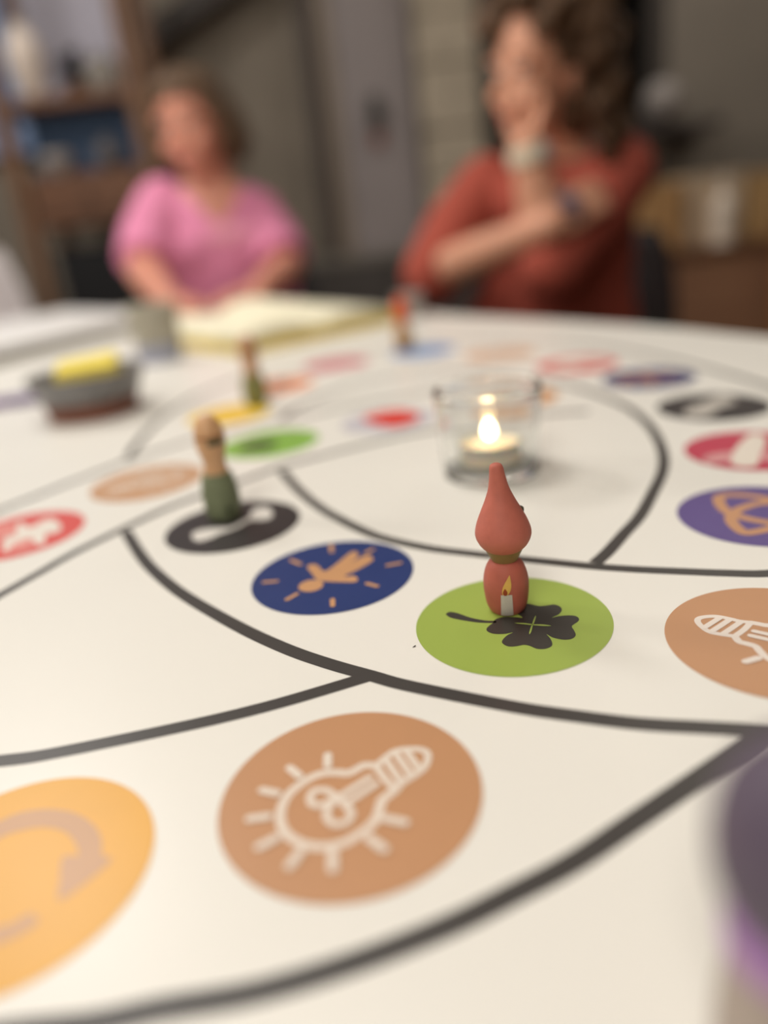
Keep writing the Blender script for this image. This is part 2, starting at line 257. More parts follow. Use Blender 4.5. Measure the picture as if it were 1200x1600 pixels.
def arc(cx, cy, R, a0, a1, n=24):
    return [((cx + R * math.cos(math.radians(a0 + (a1 - a0) * k / n))) * 0.04, (cy + R * math.sin(math.radians(a0 + (a1 - a0) * k / n))) * 0.04) for k in range(n + 1)]
LW = 0.0068
LZ = [0.00004]
def line(pts, sub=6):
    LZ[0] += 0.000008                                             # each stroke a hair above the last: no coincident ink
    V, F = ribbon_vf(spline2([tuple(p) for p in pts], sub), LW, TZ + LZ[0])
    flat('printed_line', V, F, M['ink'], table)
A1 = arc(5.13, 14.19, 6.94, -97, -40); A3 = arc(5.37, 14.28, 9.87, -104, -40)
line(LINES['L1'] + A1[1:]); line(LINES['L3'] + A3[1:])
line(arc(-3.66, 14.18, 8.62, -140, -91) + LINES['L4'])
line(arc(-3.66, 14.18, 11.2, -140, -84) + LINES['L5'] + [[0.1115, 0.1928]])
line(LINES['L2'] + LINES['Cin_far'][1:])
line(arc(-3.66, 14.18, 11.63, -24, 2) + LINES['Cfar'][::-1] + LINES['Cout_far'][1:])
line(arc(5.04, 4.83, 10.97, 188, 158) + LINES['L6all'])
line(arc(4.81, 6.2, 13.12, 180, 152) + LINES['L7'] + LINES['L7b'][1:])
line(LINES['Cout'] + LINES['Aout_far'][1:])
line(LINES['Cin'] + LINES['Ain_far'][1:])

DR = 0.04
INK = {}
def ink(col):
    if col not in INK: INK[col] = material('ink %d %d %d' % col, col, 0.36, 0.02, 40)
    return INK[col]
def rot(p, a):
    c, s = math.cos(math.radians(a)), math.sin(math.radians(a))
    return (p[0] * c - p[1] * s, p[0] * s + p[1] * c)
def disc(key, col, label, icon=None, icol=(240, 230, 220), vcol=None, turn=0.0, shift=(0, 0)):
    cx, cy = DISC_AT[key]
    d = flat('printed_disc', [(x, y, TZ + 0.00016) for x, y in circle_pts(cx, cy, DR, 96)], [tuple(range(96))], ink(col), table)
    d['label'] = label
    if not icon: return
    V, F, V2, F2 = [], [], [], []
    zc = 0.00022
    for kind, pts, wd in ICONS[icon]:
        q = [rot(p, turn) for p in pts]
        q = [(cx + (p[0] + shift[0]) * DR, cy + (p[1] + shift[1]) * DR) for p in q]
        if kind == 's':
            q = spline2(q, 5) if len(q) > 2 else q
            v, f_ = ribbon_vf(q, wd * DR, 0.0, len(V))
            for i, p in enumerate(v): V.append((p[0], p[1], TZ + zc + 0.000016 * i / len(v)))
            F += f_
            for e, dz in ((q[0], -0.000004), (q[-1], 0.000020)):
                b0 = len(V); V += [(x, y, TZ + zc + dz) for x, y in circle_pts(e[0], e[1], wd * DR / 2, 14)]; F.append(tuple(range(b0, b0 + 14)))
            zc += 0.000024
        else:
            q = spline2(q, 4, True)
            tv, tf, z = (V2, F2, 0.00032) if kind == 'v' else (V, F, 0.00022)
            b0 = len(tv); tv += [(x, y, TZ + z) for x, y in q]; tf.append(tuple(range(b0, b0 + len(q))))
    flat('printed_icon', V, F, ink(icol), d)
    if V2: flat('printed_icon_detail', V2, F2, ink(vcol or icol), d)
TAN = (199, 148, 108)
disc('green', (160, 181, 84), 'lime green disc with black four-leaf clover under the red pawn', 'green', (62, 58, 54), (172, 194, 96))
disc('navy', (42, 60, 116), 'navy disc with tan falling figure and ray marks', 'navy', (205, 155, 112))
disc('black', (58, 54, 55), 'black disc with white spoon under the dark green pawn', 'black', (228, 224, 218))
disc('bulb', TAN, 'tan disc with white light bulb nearest the camera', 'bulb', (236, 222, 208))
disc('yellow', (234, 174, 70), 'amber disc with brown curved arrows', 'yellow', (204, 158, 118))
disc('purple', (98, 80, 142), 'purple disc with tan interlaced knot', 'purple', (201, 150, 112))
disc('tanR', TAN, 'tan disc with white light bulb at the right', 'bulb', (240, 228, 218), turn=103, shift=(-0.05, -0.024))
disc('crim', (198, 66, 90), 'crimson disc with white icon', 'crim', (238, 228, 216), (222, 160, 162))
disc('blackR', (62, 57, 58), 'black disc with grey-white bar icon', 'blackR', (196, 190, 182))
disc('navyR', (52, 60, 116), 'small far navy disc with tan figure', 'navy', (205, 150, 118), turn=120)
disc('redF', (220, 86, 88), 'far red disc with white icon', 'redL', (240, 226, 216), turn=60)
disc('tanL', (205, 158, 120), 'tan disc with white bulb left of the dark green pawn', 'bulb', (236, 222, 208), turn=175)
disc('redL', (222, 92, 86), 'red disc with white figure at the left edge', 'redL', (240, 232, 222), (232, 146, 138))
disc('green2', (142, 190, 84), 'second green disc with dark clover', 'green', (70, 84, 60), (142, 190, 84), turn=-125)
disc('yellow2', (244, 206, 74), 'bright yellow disc under the olive pawn', 'yellow', (236, 190, 70), turn=200)
disc('orange', (238, 140, 84), 'far orange disc behind the olive pawn', 'navy', (120, 76, 60), turn=30)
disc('pink', (214, 116, 130), 'far pink disc', 'crim', (226, 160, 166), (220, 140, 150), turn=80)
disc('blue', (112, 156, 216), 'far light blue disc under the orange pawn', 'black', (130, 170, 224), turn=40)
disc('tanfar', (224, 184, 156), 'far pale tan disc beyond the candle glass', 'bulb', (236, 222, 208), turn=70)
disc('greyred', (208, 204, 212), 'pale grey disc with red shape left of the candle glass', 'greyred', (226, 70, 60))
disc('tanmid', (214, 160, 112), 'tan disc half hidden behind the candle glass', 'bulb', (240, 228, 214), turn=20)
# a few specks and a scratch on the laminate
flat('printed_speck', [(x, y, TZ + 0.0003) for x, y in [(0.0048, 0.2640), (0.0062, 0.2646), (0.0065, 0.2656), (0.0055, 0.2650)]], [(0, 1, 2, 3)], M['ink'], table)

# ---------------------------------------------------------------- pawns
def wrap_patch(name, outline, prof, mat, parent, ang0, off=0.00025, lean=None, nz=10, nu=6):
    """painted patch on a lathe: outline(z) -> (u0, u1) arc metres; built row by row"""
    def rad(z):
        for (z0, r0), (z1, r1) in zip(prof[:-1], prof[1:]):
            if z0 <= z <= z1: return r0 + (r1 - r0) * (z - z0) / max(z1 - z0, 1e-9)
        return prof[-1][1]
    V, F = [], []
    z0, z1, fn = outline
    for i in range(nz + 1):
        z = z0 + (z1 - z0) * i / nz; r = rad(z) + off; u0, u1 = fn(i / nz)
        for j in range(nu + 1):
            a = ang0 + (u0 + (u1 - u0) * j / nu) / r
            V.append((r * math.cos(a), r * math.sin(a), z))
    for i in range(nz):
        for j in range(nu):
            k = i * (nu + 1) + j; F.append((k, k + 1, k + nu + 2, k + nu + 1))
    return mesh(name, V, F, mat, parent, True)

red_paint = material('red stain', (186, 100, 84), 0.62, 0.08, 160, bump=0.15)
red_paint2 = material('red stain hat', (190, 106, 90), 0.62, 0.08, 160, bump=0.15)
olive_rim = material('olive brown rim', (136, 108, 66), 0.55, 0.08, 200)
pawn = empty('gnome_pawn', (0.0475, 0.2865, TZ + 0.0004))
tag(pawn, 'small red wooden gnome pawn with pointed hat and painted candle on clover disc', 'game pawn', 'wooden peg pawns')
bp = smooth_prof([(0.0, 0.0066), (0.0006, 0.0074), (0.004, 0.0087), (0.010, 0.0094), (0.015, 0.0093), (0.0200, 0.0080), (0.0228, 0.0062), (0.0233, 0.0045)])
lathe('body', bp, red_paint, pawn, 48)
lathe('collar', smooth_prof([(0.0218, 0.0042), (0.0226, 0.0050), (0.0250, 0.0062), (0.0286, 0.0078), (0.0294, 0.0068)]), olive_rim, pawn, 48)
hat_lean = lambda z: (-0.0014 * max(0, (z - 0.036) / 0.029) ** 1.3, 0)
lathe('hat', smooth_prof([(0.0280, 0.0064), (0.0285, 0.0078), (0.0310, 0.0101), (0.0350, 0.0115), (0.0395, 0.0106), (0.0445, 0.0085), (0.0495, 0.0062), (0.0548, 0.0042), (0.060, 0.0032), (0.0632, 0.0028), (0.0648, 0.0020), (0.0653, 0.0)]), red_paint2, pawn, 48, lean=hat_lean)
face = math.atan2(-0.287, -0.047) + 0.03
wrap_patch('painted_candle', (0.0006, 0.0112, lambda t: (-0.0031 + 0.0004 * t, 0.0021 - 0.0002 * t)), bp, material('white paint', (206, 198, 188), 0.6, 0.05, 300), pawn, face)
def flame(t): c = -0.0009 + 0.0022 * t; hw = 0.0017 * math.sin(math.pi * (0.12 + 0.88 * t) ** 0.75) + 0.00005; return (c - hw, c + hw)
wrap_patch('painted_flame', (0.0113, 0.0196, flame), bp, material('yellow paint', (222, 178, 88), 0.6, 0.05, 300), pawn, face, 0.0003, nz=14)
def wick(t): hw = 0.0008 * math.sin(math.pi * (0.15 + 0.85 * t)) + 0.0001; return (-0.0009 - hw, -0.0009 + hw)
wrap_patch('painted_wick', (0.0111, 0.0142, wick), bp, material('wick paint', (150, 62, 30), 0.6, 0.05, 300), pawn, face, 0.0005)
lathe('bead', smooth_prof([(-0.0019, 0.0), (-0.0012, 0.0015), (0.0, 0.0019), (0.0012, 0.0015), (0.0019, 0.0)]), material('dark olive bead', (76, 70, 50), 0.5), pawn, 16, loc=(0.0080, 0.0046, 0.0425))

def peg(loc, label, body_col, head_mat, band_col=None, hat_col=None, k=1.0, mark=False, turn=0.0):
    e = empty('peg_pawn', (loc[0], loc[1], TZ + 0.0004)); e.scale = (k, k, k)
    tag(e, label, 'game pawn', 'wooden peg pawns')
    bpf = smooth_prof([(0.0, 0.0088), (0.0006, 0.0098), (0.005, 0.0108), (0.013, 0.0113), (0.021, 0.0105), (0.0272, 0.0090), (0.0285, 0.0078)])
    lathe('body', bpf, material('body paint', body_col, 0.6, 0.08, 140), e, 40)
    hp = smooth_prof([(0.0275, 0.0072), (0.0300, 0.0071), (0.0345, 0.0066), (0.0385, 0.0072), (0.0445, 0.0086), (0.0505, 0.0091), (0.0565, 0.0082), (0.0612, 0.0058), (0.0632, 0.0034), (0.0642, 0.0)])
    lathe('head', hp, head_mat, e, 40)
    a0 = math.atan2(-loc[1], -loc[0]) + turn
    if band_col:
        wrap_patch('painted_eye_band', (0.0468, 0.0505, lambda t: (-0.0022, 0.0078)), hp, material('band paint', band_col, 0.6), e, a0, nz=4, nu=12)
        wrap_patch('painted_hairline', (0.0506, 0.0525, lambda t: (-0.0100, 0.0080)), hp, material('hairline paint', (168, 116, 72), 0.6), e, a0, nz=3, nu=14)
    if mark:
        wrap_patch('painted_leaf', (0.004, 0.0095, lambda t: (0.0028 - 0.0022 * math.sin(math.pi * t), 0.0028 + 0.0022 * math.sin(math.pi * t) + 0.0001)), bpf, material('leaf paint', (56, 64, 44), 0.6), e, a0)
    if hat_col:
        hm = material('cap paint', hat_col, 0.55, 0.08, 140)
        lathe('cap', smooth_prof([(0.036, 0.0070), (0.0365, 0.0080), (0.0445, 0.0096), (0.0505, 0.0100), (0.0565, 0.0088), (0.062, 0.0058), (0.0655, 0.0026), (0.067, 0.0)]), hm, e, 40)
    return e
peg((-0.0975, 0.4415), 'dark green wooden peg pawn with bare wood head standing on the black spoon disc', (120, 128, 98), M['wood_peg'], (78, 84, 58), mark=True)
peg((-0.1125, 0.7500), 'olive green wooden peg pawn standing on the bright yellow disc', (134, 134, 84), wood('peg wood dull', (192, 146, 112), (204, 160, 126), 25.0, 0.55, 'Z'), (140, 110, 80), k=1.08)
peg((0.050, 0.969), 'ochre wooden peg pawn with orange cap on the light blue disc', (180, 132, 72), wood('ochre peg wood', (186, 128, 70), (198, 142, 84), 25.0, 0.55, 'Z'), None, (218, 86, 22))

# purple pawn close to the lens, cut by the right frame edge
pp = empty('round_head_pawn', (0.0602, 0.0895, TZ + 0.0004))
tag(pp, 'dark purple round-headed wooden pawn very close at the right edge', 'game pawn', 'wooden peg pawns')
lathe('body', smooth_prof([(0.0, 0.0095), (0.0006, 0.0108), (0.008, 0.0118), (0.020, 0.0122), (0.034, 0.0112), (0.0415, 0.0095)]), material('taupe stain', (176, 162, 152), 0.6, 0.06, 140), pp, 48)
lathe('scarf', smooth_prof([(0.0395, 0.0085), (0.0405, 0.0112), (0.0445, 0.0120), (0.0485, 0.0110), (0.0492, 0.0090)]), material('violet paint', (176, 128, 192), 0.55, 0.06, 140), pp, 48)
lathe('head', smooth_prof([(0.0475, 0.0090), (0.0500, 0.0118), (0.0560, 0.0141), (0.0640, 0.0148), (0.0720, 0.0134), (0.0775, 0.0098), (0.0805, 0.0055), (0.0815, 0.0)]), material('dark purple paint', (92, 80, 98), 0.55, 0.06, 140), pp, 48)

# ---------------------------------------------------------------- candle glass
GX, GY = 0.0725, 0.4685
glass = material('clear glass', (248, 249, 248), 0.02, 0, trans=1.0, ior=1.47)
cg = empty('candle_glass', (GX, GY, TZ + 0.0001))
tag(cg, 'clear straight-sided glass candle holder in the middle of the board', 'glass')
lathe('cup', smooth_prof([(0.0, 0.0), (0.0, 0.0280), (0.0004, 0.0292), (0.0020, 0.0302), (0.012, 0.0310), (0.040, 0.0328), (0.0500, 0.0336), (0.0535, 0.0342), (0.0554, 0.0334), (0.0556, 0.0316), (0.0542, 0.0302), (0.0490, 0.0300), (0.030, 0.0296), (0.012, 0.0284), (0.0060, 0.0272), (0.0045, 0.0230), (0.0043, 0.0)], 4), glass, cg, 72)
tl = empty('tealight', (GX, GY, TZ + 0.0001 + 0.0046))
tag(tl, 'lit white tealight in a metal cup inside the glass', 'candle')
lathe('metal_cup', [(0.0, 0.0), (0.0, 0.0182), (0.0008, 0.0190), (0.0152, 0.0194), (0.0157, 0.0198), (0.0160, 0.0196), (0.0155, 0.0190), (0.0012, 0.0186), (0.0010, 0.0)], material('aluminium', (190, 186, 180), 0.35, 0.03, metal=0.6), tl, 56)
lathe('wax', smooth_prof([(0.0011, 0.0), (0.0011, 0.0185), (0.0140, 0.0187), (0.0145, 0.0183), (0.0138, 0.0150), (0.0135, 0.0060), (0.0134, 0.0)], 3), material('white wax', (248, 232, 208), 0.4, 0.02, sss=0.6), tl, 56)
lathe('wick', [(0.0132, 0.0), (0.0132, 0.0007), (0.0190, 0.0006), (0.0193, 0.0)], material('charred wick', (40, 34, 30), 0.8), tl, 12)
lathe('flame', smooth_prof([(0.0172, 0.0), (0.0180, 0.0018), (0.0205, 0.0036), (0.0235, 0.0040), (0.0270, 0.0030), (0.0300, 0.0014), (0.0318, 0.0)]), material('flame', (255, 240, 205), 0.5, 0, emit=(255, 226, 170), estr=15.0), tl, 24)
# ---------------------------------------------------------------- other things on the table
BX, BY = -0.292, 0.806
bowl = empty('stoneware_bowl', (BX, BY, TZ))
tag(bowl, 'grey glazed stoneware bowl with bare brown foot holding sticky notes', 'bowl')
lathe('glazed_wall', smooth_prof([(0.0160, 0.0), (0.0160, 0.040), (0.0158, 0.0470), (0.022, 0.0505), (0.036, 0.0570), (0.0435, 0.0600), (0.0445, 0.0592), (0.0440, 0.0575), (0.036, 0.0540), (0.024, 0.0470), (0.0185, 0.0400), (0.0180, 0.0)], 3), material('grey glaze', (122, 120, 120), 0.4, 0.12, 60), bowl, 64)
lathe('brown_foot', smooth_prof([(0.0, 0.0), (0.0, 0.0435), (0.0010, 0.0450), (0.0159, 0.0476), (0.0162, 0.0460), (0.0162, 0.0)], 3), material('bare brown clay', (128, 82, 66), 0.75, 0.1, 60), bowl, 64)
notes = empty('sticky_note_pad', (BX + 0.008, BY - 0.004, TZ + 0.0200), 0.35)
notes.rotation_euler = (0.18, -0.06, 0.2)
tag(notes, 'yellow sticky note pad lying in the grey bowl', 'notepad')
for k in range(7):
    dx, dy = random.uniform(-0.0015, 0.0015), random.uniform(-0.0015, 0.0015)
    box('note_sheet', (-0.030 + dx, -0.022 + dy, 0.005 * k), (0.030 + dx, 0.022 + dy, 0.005 * k + 0.0049), M.setdefault('note', material('yellow paper', (236, 216, 96), 0.8, 0.04)), notes)

mug = empty('speckled_tumbler', (-0.296, 1.130, TZ))
tag(mug, 'grey speckled tumbler with bluish base standing behind the bowl', 'cup')
lathe('wall', smooth_prof([(0.026, 0.0), (0.026, 0.0300), (0.028, 0.0325), (0.055, 0.0345), (0.078, 0.0355), (0.0795, 0.0345), (0.078, 0.0330), (0.050, 0.0318), (0.033, 0.0300), (0.031, 0.0)], 3), material('speckled grey', (172, 166, 150), 0.6, 0.35, 320), mug, 48)
lathe('blue_base', smooth_prof([(0.0, 0.0), (0.0, 0.0285), (0.002, 0.0300), (0.0262, 0.0318), (0.0262, 0.0)], 3), material('blue grey glaze', (160, 163, 182), 0.5, 0.1, 80), mug, 48)

# open booklet with yellow cover
bk = empty('open_booklet', (-0.165, 1.085, TZ)); bk.rotation_euler = (0, 0, math.atan2(0.6, 0.81))
tag(bk, 'thick cream booklet with yellow cover lying open near the pink shirt', 'book')
bw, bd = 0.28, 0.36
yel = material('yellow cover', (224, 200, 96), 0.6, 0.04); cream = material('cream pages', (238, 232, 206), 0.75, 0.03)
box('cover', (-0.006, -0.006, 0.0), (bw + 0.006, bd + 0.006, 0.004), yel, bk, 0.001)
def pages(name, z0, hf, x0, x1, m, inset):
    nx, ny = 26, 14; V, F = [], []
    for j in range(ny + 1):
        for i in range(nx + 1):
            x = x0 + (x1 - x0) * i / nx; y = inset + (bd - 2 * inset) * j / ny
            V.append((x, y, z0 + hf(i / nx, j / ny)))
    n0 = len(V)
    for j in range(ny + 1):
        for i in range(nx + 1):
            V.append((V[j * (nx + 1) + i][0], V[j * (nx + 1) + i][1], z0))
    g = lambda i, j, b: b * n0 + j * (nx + 1) + i
    for j in range(ny):
        for i in range(nx):
            F.append((g(i, j, 0), g(i + 1, j, 0), g(i + 1, j + 1, 0), g(i, j + 1, 0))); F.append((g(i, j, 1), g(i, j + 1, 1), g(i + 1, j + 1, 1), g(i + 1, j, 1)))
    for i in range(nx):
        F.append((g(i, 0, 0), g(i, 0, 1), g(i + 1, 0, 1), g(i + 1, 0, 0))); F.append((g(i, ny, 0), g(i + 1, ny, 0), g(i + 1, ny, 1), g(i, ny, 1)))
    for j in range(ny):
        F.append((g(0, j, 0), g(0, j + 1, 0), g(0, j + 1, 1), g(0, j, 1))); F.append((g(nx, j, 0), g(nx, j, 1), g(nx, j + 1, 1), g(nx, j + 1, 0)))
    return mesh(name, V, F, m, bk, True)
pages('yellow_page_block', 0.004, lambda u, v: 0.008 + 0.003 * math.sin(math.pi * u), 0.0, bw, yel, 0.001)
pages('page_block_left', 0.0155, lambda u, v: 0.004 + 0.016 * math.sin(math.pi * min(1, u * 1.05)) ** 0.7, 0.002, bw * 0.47, cream, 0.004)
pages('page_block_right', 0.0155, lambda u, v: 0.004 + 0.022 * math.sin(math.pi * min(1, u)) ** 0.7 * (0.5 + 0.6 * v), bw * 0.49, bw - 0.004, cream, 0.004)

# big white flat pad at the left
pad = empty('flat_white_pad', (0, 0, TZ)); tag(pad, 'large flat white drawing pad with grey edge on the left of the table', 'pad')
pc = [(-0.66, 1.19), (-0.40, 1.63), (-0.74, 2.02), (-1.14, 1.52)]
prism('board', pc, 0.0, 0.022, material('grey board', (150, 146, 140), 0.6), pad, 0.001)
prism('top_sheet', [(x * 0.999 - 0.001, y * 0.999 + 0.002) for x, y in pc], 0.022, 0.026, material('white sheet', (228, 226, 224), 0.5, 0.02), pad, 0.0005)

# purple felt pen lying left of the bowl
pen = empty('felt_pen', (-0.445, 0.900, TZ + 0.006), 0.12); tag(pen, 'purple felt pen lying left of the grey bowl', 'pen')
def xrod(name, prof, m, parent):
    o = lathe(name, prof, m, parent, 20); o.rotation_euler = (0, math.pi / 2, 0); return o
vio = material('purple plastic', (136, 110, 168), 0.4)
xrod('barrel', [(-0.07, 0.0), (-0.07, 0.0056), (-0.068, 0.006), (0.03, 0.006), (0.03, 0.0)], vio, pen)
xrod('cap', [(0.028, 0.0), (0.028, 0.0066), (0.066, 0.0064), (0.070, 0.004), (0.070, 0.0)], material('dark purple cap', (104, 80, 140), 0.4), pen)

# white paper cup behind the orange pawn
cup = empty('paper_cup', (0.080, 1.285, TZ)); tag(cup, 'small greyish white paper cup at the far table edge beside the orange pawn', 'cup')
lathe('wall', smooth_prof([(0.001, 0.0), (0.0, 0.0200), (0.002, 0.0205), (0.034, 0.0235), (0.036, 0.0225), (0.034, 0.0222), (0.004, 0.0196), (0.003, 0.0)], 3), material('white card', (170, 163, 158), 0.7), cup, 40)
lathe('rim', [(0.0335, 0.0228), (0.0350, 0.0246), (0.0372, 0.0242), (0.0372, 0.0230), (0.0350, 0.0224)], material('rim card', (178, 170, 166), 0.7), cup, 40, closed=True)
# ---------------------------------------------------------------- people
def V3(*a): return Vector(a)
class Blob:
    """closed overlapping shapes, fused into one continuous skin by a voxel remesh"""
    _cache = {}
    def __init__(s): s.V, s.F = [], []
    def _sphere(s, n):
        if n not in Blob._cache:
            V, F = [V3(0, 0, 1)], []
            for j in range(1, n):
                for k in range(2 * n):
                    t, a = math.pi * j / n, math.pi * k / n
                    V.append(V3(math.sin(t) * math.cos(a), math.sin(t) * math.sin(a), math.cos(t)))
            V.append(V3(0, 0, -1)); m = 2 * n; L = len(V) - 1
            for k in range(m):
                F.append((0, 1 + k, 1 + (k + 1) % m)); F.append((L, L - m + (k + 1) % m, L - m + k))
                for j in range(n - 2):
                    F.append((1 + j * m + k, 1 + (j + 1) * m + k, 1 + (j + 1) * m + (k + 1) % m, 1 + j * m + (k + 1) % m))
            Blob._cache[n] = (V, F)
        return Blob._cache[n]
    def _add(s, V, F):
        b = len(s.V); s.V += V; s.F += [tuple(b + i for i in f_) for f_ in F]
    def ell(s, c, ax, n=14):
        """ellipsoid; ax = three axis vectors (already scaled)"""
        V, F = s._sphere(n); m = Matrix((ax[0], ax[1], ax[2])).transposed(); c = Vector(c)
        if m.determinant() < 0: F = [tuple(reversed(f_)) for f_ in F]
        s._add([m @ v + c for v in V], F)
    def ball(s, c, r): s.ell(c, (V3(r, 0, 0), V3(0, r, 0), V3(0, 0, r)), 8)
    def tube(s, pts, flat_ends=(False, False), n=16):
        """pts: (Vector, radius)"""
        P = [(Vector(p), r) for p, r in pts]
        for i, (p, r) in enumerate(P):
            if (i == 0 and flat_ends[0]) or (i == len(P) - 1 and flat_ends[1]): continue
            s.ball(p, r)
        for (a, ra), (b, rb) in zip(P[:-1], P[1:]):
            d = (b - a)
            if d.length < 1e-6: continue
            q = d.to_track_quat('Z', 'Y').to_matrix()
            s.loft([(c, q @ V3(r, 0, 0), q @ V3(0, r, 0)) for c, r in ((a, ra), (b, rb))], n)
    def loft(s, rings, n=28):
        """rings: (centre, axis a, axis b)"""
        V, F = [], []
        for c, a, b in rings:
            V += [Vector(c) + Vector(a) * math.cos(2 * math.pi * k / n) + Vector(b) * math.sin(2 * math.pi * k / n) for k in range(n)]
        for j in range(len(rings) - 1):
            for k in range(n): F.append((j * n + k, j * n + (k + 1) % n, (j + 1) * n + (k + 1) % n, (j + 1) * n + k))
        F.append(tuple(reversed(range(n)))); F.append(tuple(range((len(rings) - 1) * n, len(rings) * n)))
        s._add(V, F)
    def build(s, name, mat, parent, voxel=0.006, smooth=4, cut=None):
        me = bpy.data.meshes.new(name + '_raw'); me.from_pydata([tuple(v) for v in s.V], [], s.F); me.update()
        bm = bmesh.new(); bm.from_mesh(me); bmesh.ops.recalc_face_normals(bm, faces=bm.faces); bm.to_mesh(me); bm.free()
        o = bpy.data.objects.new(name + '_raw', me); COL.objects.link(o)
        md = o.modifiers.new('remesh', 'REMESH'); md.mode = 'VOXEL'; md.voxel_size = voxel
        if smooth:
            sm = o.modifiers.new('smooth', 'SMOOTH'); sm.iterations = smooth; sm.factor = 0.5
        dg = bpy.context.evaluated_depsgraph_get(); dg.update()
        ev = o.evaluated_get(dg); out = bpy.data.meshes.new_from_object(ev)
        bpy.data.objects.remove(o); bpy.data.meshes.remove(me)
        out.name = name; out.materials.clear()
        if cut:
            bm = bmesh.new(); bm.from_mesh(out)
            bmesh.ops.delete(bm, geom=[f_ for f_ in bm.faces if cut(f_.calc_center_median())], context='FACES')
            for _ in range(10):                                   # even out the cut hem
                new = {}
                for v in bm.verts:
                    nb = [e.other_vert(v).co for e in v.link_edges if e.is_boundary]
                    if len(nb) == 2: new[v] = v.co * 0.4 + (nb[0] + nb[1]) * 0.3
                for v, c in new.items(): v.co = c
            bm.to_mesh(out); bm.free()
        return link(name, out, mat, parent, True)

def frame(face, up=(0, 0, 1)):
    f_ = Vector(face).normalized(); u = Vector(up); u = (u - f_ * u.dot(f_)).normalized(); r = f_.cross(u)   # r: the person's own right
    return f_, u, r

def head_on(B, c, face, up, s=1.0):
    f_, u, r = frame(face, up); c = Vector(c)
    g = lambda x, y, z: c + (r * x + f_ * y + u * z) * s
    E = lambda p, a, b, d: B.ell(p, (r * a * s, f_ * b * s, u * d * s))
    E(g(0, -0.008, 0.028), 0.074, 0.092, 0.086)      # cranium
    E(g(0, 0.020, -0.030), 0.060, 0.070, 0.078)      # face
    E(g(0, 0.052, -0.088), 0.030, 0.030, 0.024)      # chin
    E(g(0, 0.020, -0.070), 0.052, 0.058, 0.040)      # jaw
    B.tube([(g(0, 0.086, 0.004), 0.007 * s), (g(0, 0.099, -0.032), 0.0095 * s)])        # nose
    B.ball(g(0.009, 0.090, -0.036), 0.0068 * s); B.ball(g(-0.009, 0.090, -0.036), 0.0068 * s)
    for k in (1, -1):
        E(g(0.040 * k, 0.062, -0.036), 0.022, 0.020, 0.022)                              # cheek
        E(g(0.034 * k, 0.076, 0.022), 0.026, 0.012, 0.009)                               # brow ridge
        E(g(0.074 * k, -0.012, -0.016), 0.009, 0.018, 0.032)                             # ear
    E(g(0, 0.083, -0.062), 0.024, 0.010, 0.006); E(g(0, 0.081, -0.072), 0.021, 0.010, 0.007)   # lips
    return g

def face_parts(parent, g, f_, u, r, s, lipcol, browcol, smile=0.003):
    for k in (1, -1):
        Bq = Blob(); Bq.ell(g(0.032 * k, 0.0815, 0.004), (r * 0.012 * s, f_ * 0.006 * s, u * 0.0065 * s)); eo = Bq.build('eye', M.setdefault('eye', material('eye white', (214, 204, 196), 0.3)), parent, 0.0025, 2)
        Bq = Blob(); Bq.ell(g(0.032 * k, 0.0862, 0.004), (r * 0.0052 * s, f_ * 0.0030 * s, u * 0.0054 * s)); Bq.build('iris', M.setdefault('iris', material('iris', (58, 40, 30), 0.3)), eo, 0.0015, 1)
        Bq = Blob(); Bq.tube([(g(0.017 * k, 0.089, 0.028), 0.0032 * s), (g(0.034 * k, 0.086, 0.031), 0.0034 * s), (g(0.049 * k, 0.074, 0.025), 0.0026 * s)]); Bq.build('eyebrow', material('brow', browcol, 0.8), parent, 0.0025, 2)
    Bq = Blob(); Bq.tube([(g(0.024, 0.080, -0.065 + smile), 0.0028 * s), (g(0.010, 0.0890, -0.067), 0.0050 * s), (g(-0.010, 0.0890, -0.067), 0.0050 * s), (g(-0.024, 0.080, -0.065 + smile), 0.0028 * s)])
    Bq.build('lips', material('lips', lipcol, 0.45), parent, 0.0025, 2)

def hand_on(B, wrist, dirv, palm_n, side, curl=0.5, s=1.0):
    """palm + four fingers + thumb. dirv: wrist->knuckles, palm_n: palm normal, side: towards the thumb"""
    d = Vector(dirv).normalized(); n = Vector(palm_n); n = (n - d * n.dot(d)).normalized(); t = Vector(side); t = (t - d * t.dot(d) - n * t.dot(n)).normalized()
    w0 = Vector(wrist)
    B.ell(w0 + d * 0.042 * s, (d * 0.052 * s, t * 0.038 * s, n * 0.015 * s))
    for i, (off, L) in enumerate(((0.027, 0.072), (0.009, 0.080), (-0.009, 0.074), (-0.026, 0.058))):
        p = w0 + (d * 0.080 + t * off) * s; cur = d.copy(); pts = [(w0 + (d * 0.05 + t * off * 0.9) * s, 0.0095 * s), (p, 0.0092 * s)]
        for j, fr in enumerate((0.42, 0.32, 0.26)):
            a = curl * (0.9 if j == 0 else 1.05)
            cur = (cur * math.cos(a) + n * math.sin(a)).normalized() if j == 0 else (Matrix.Rotation(a, 3, d.cross(n).normalized()) @ cur)
            p = p + cur * L * fr * s; pts.append((p, (0.0088 - 0.0009 * j) * s))
        B.tube(pts, n=10)
    th = [(w0 + (d * 0.018 + t * 0.022) * s, 0.013 * s), (w0 + (d * 0.046 + t * 0.044 + n * 0.012) * s, 0.0112 * s), (w0 + (d * 0.074 + t * 0.050 + n * 0.022) * s, 0.0098 * s), (w0 + (d * 0.092 + t * 0.044 + n * 0.030) * s, 0.0085 * s)]
    B.tube(th, n=10)

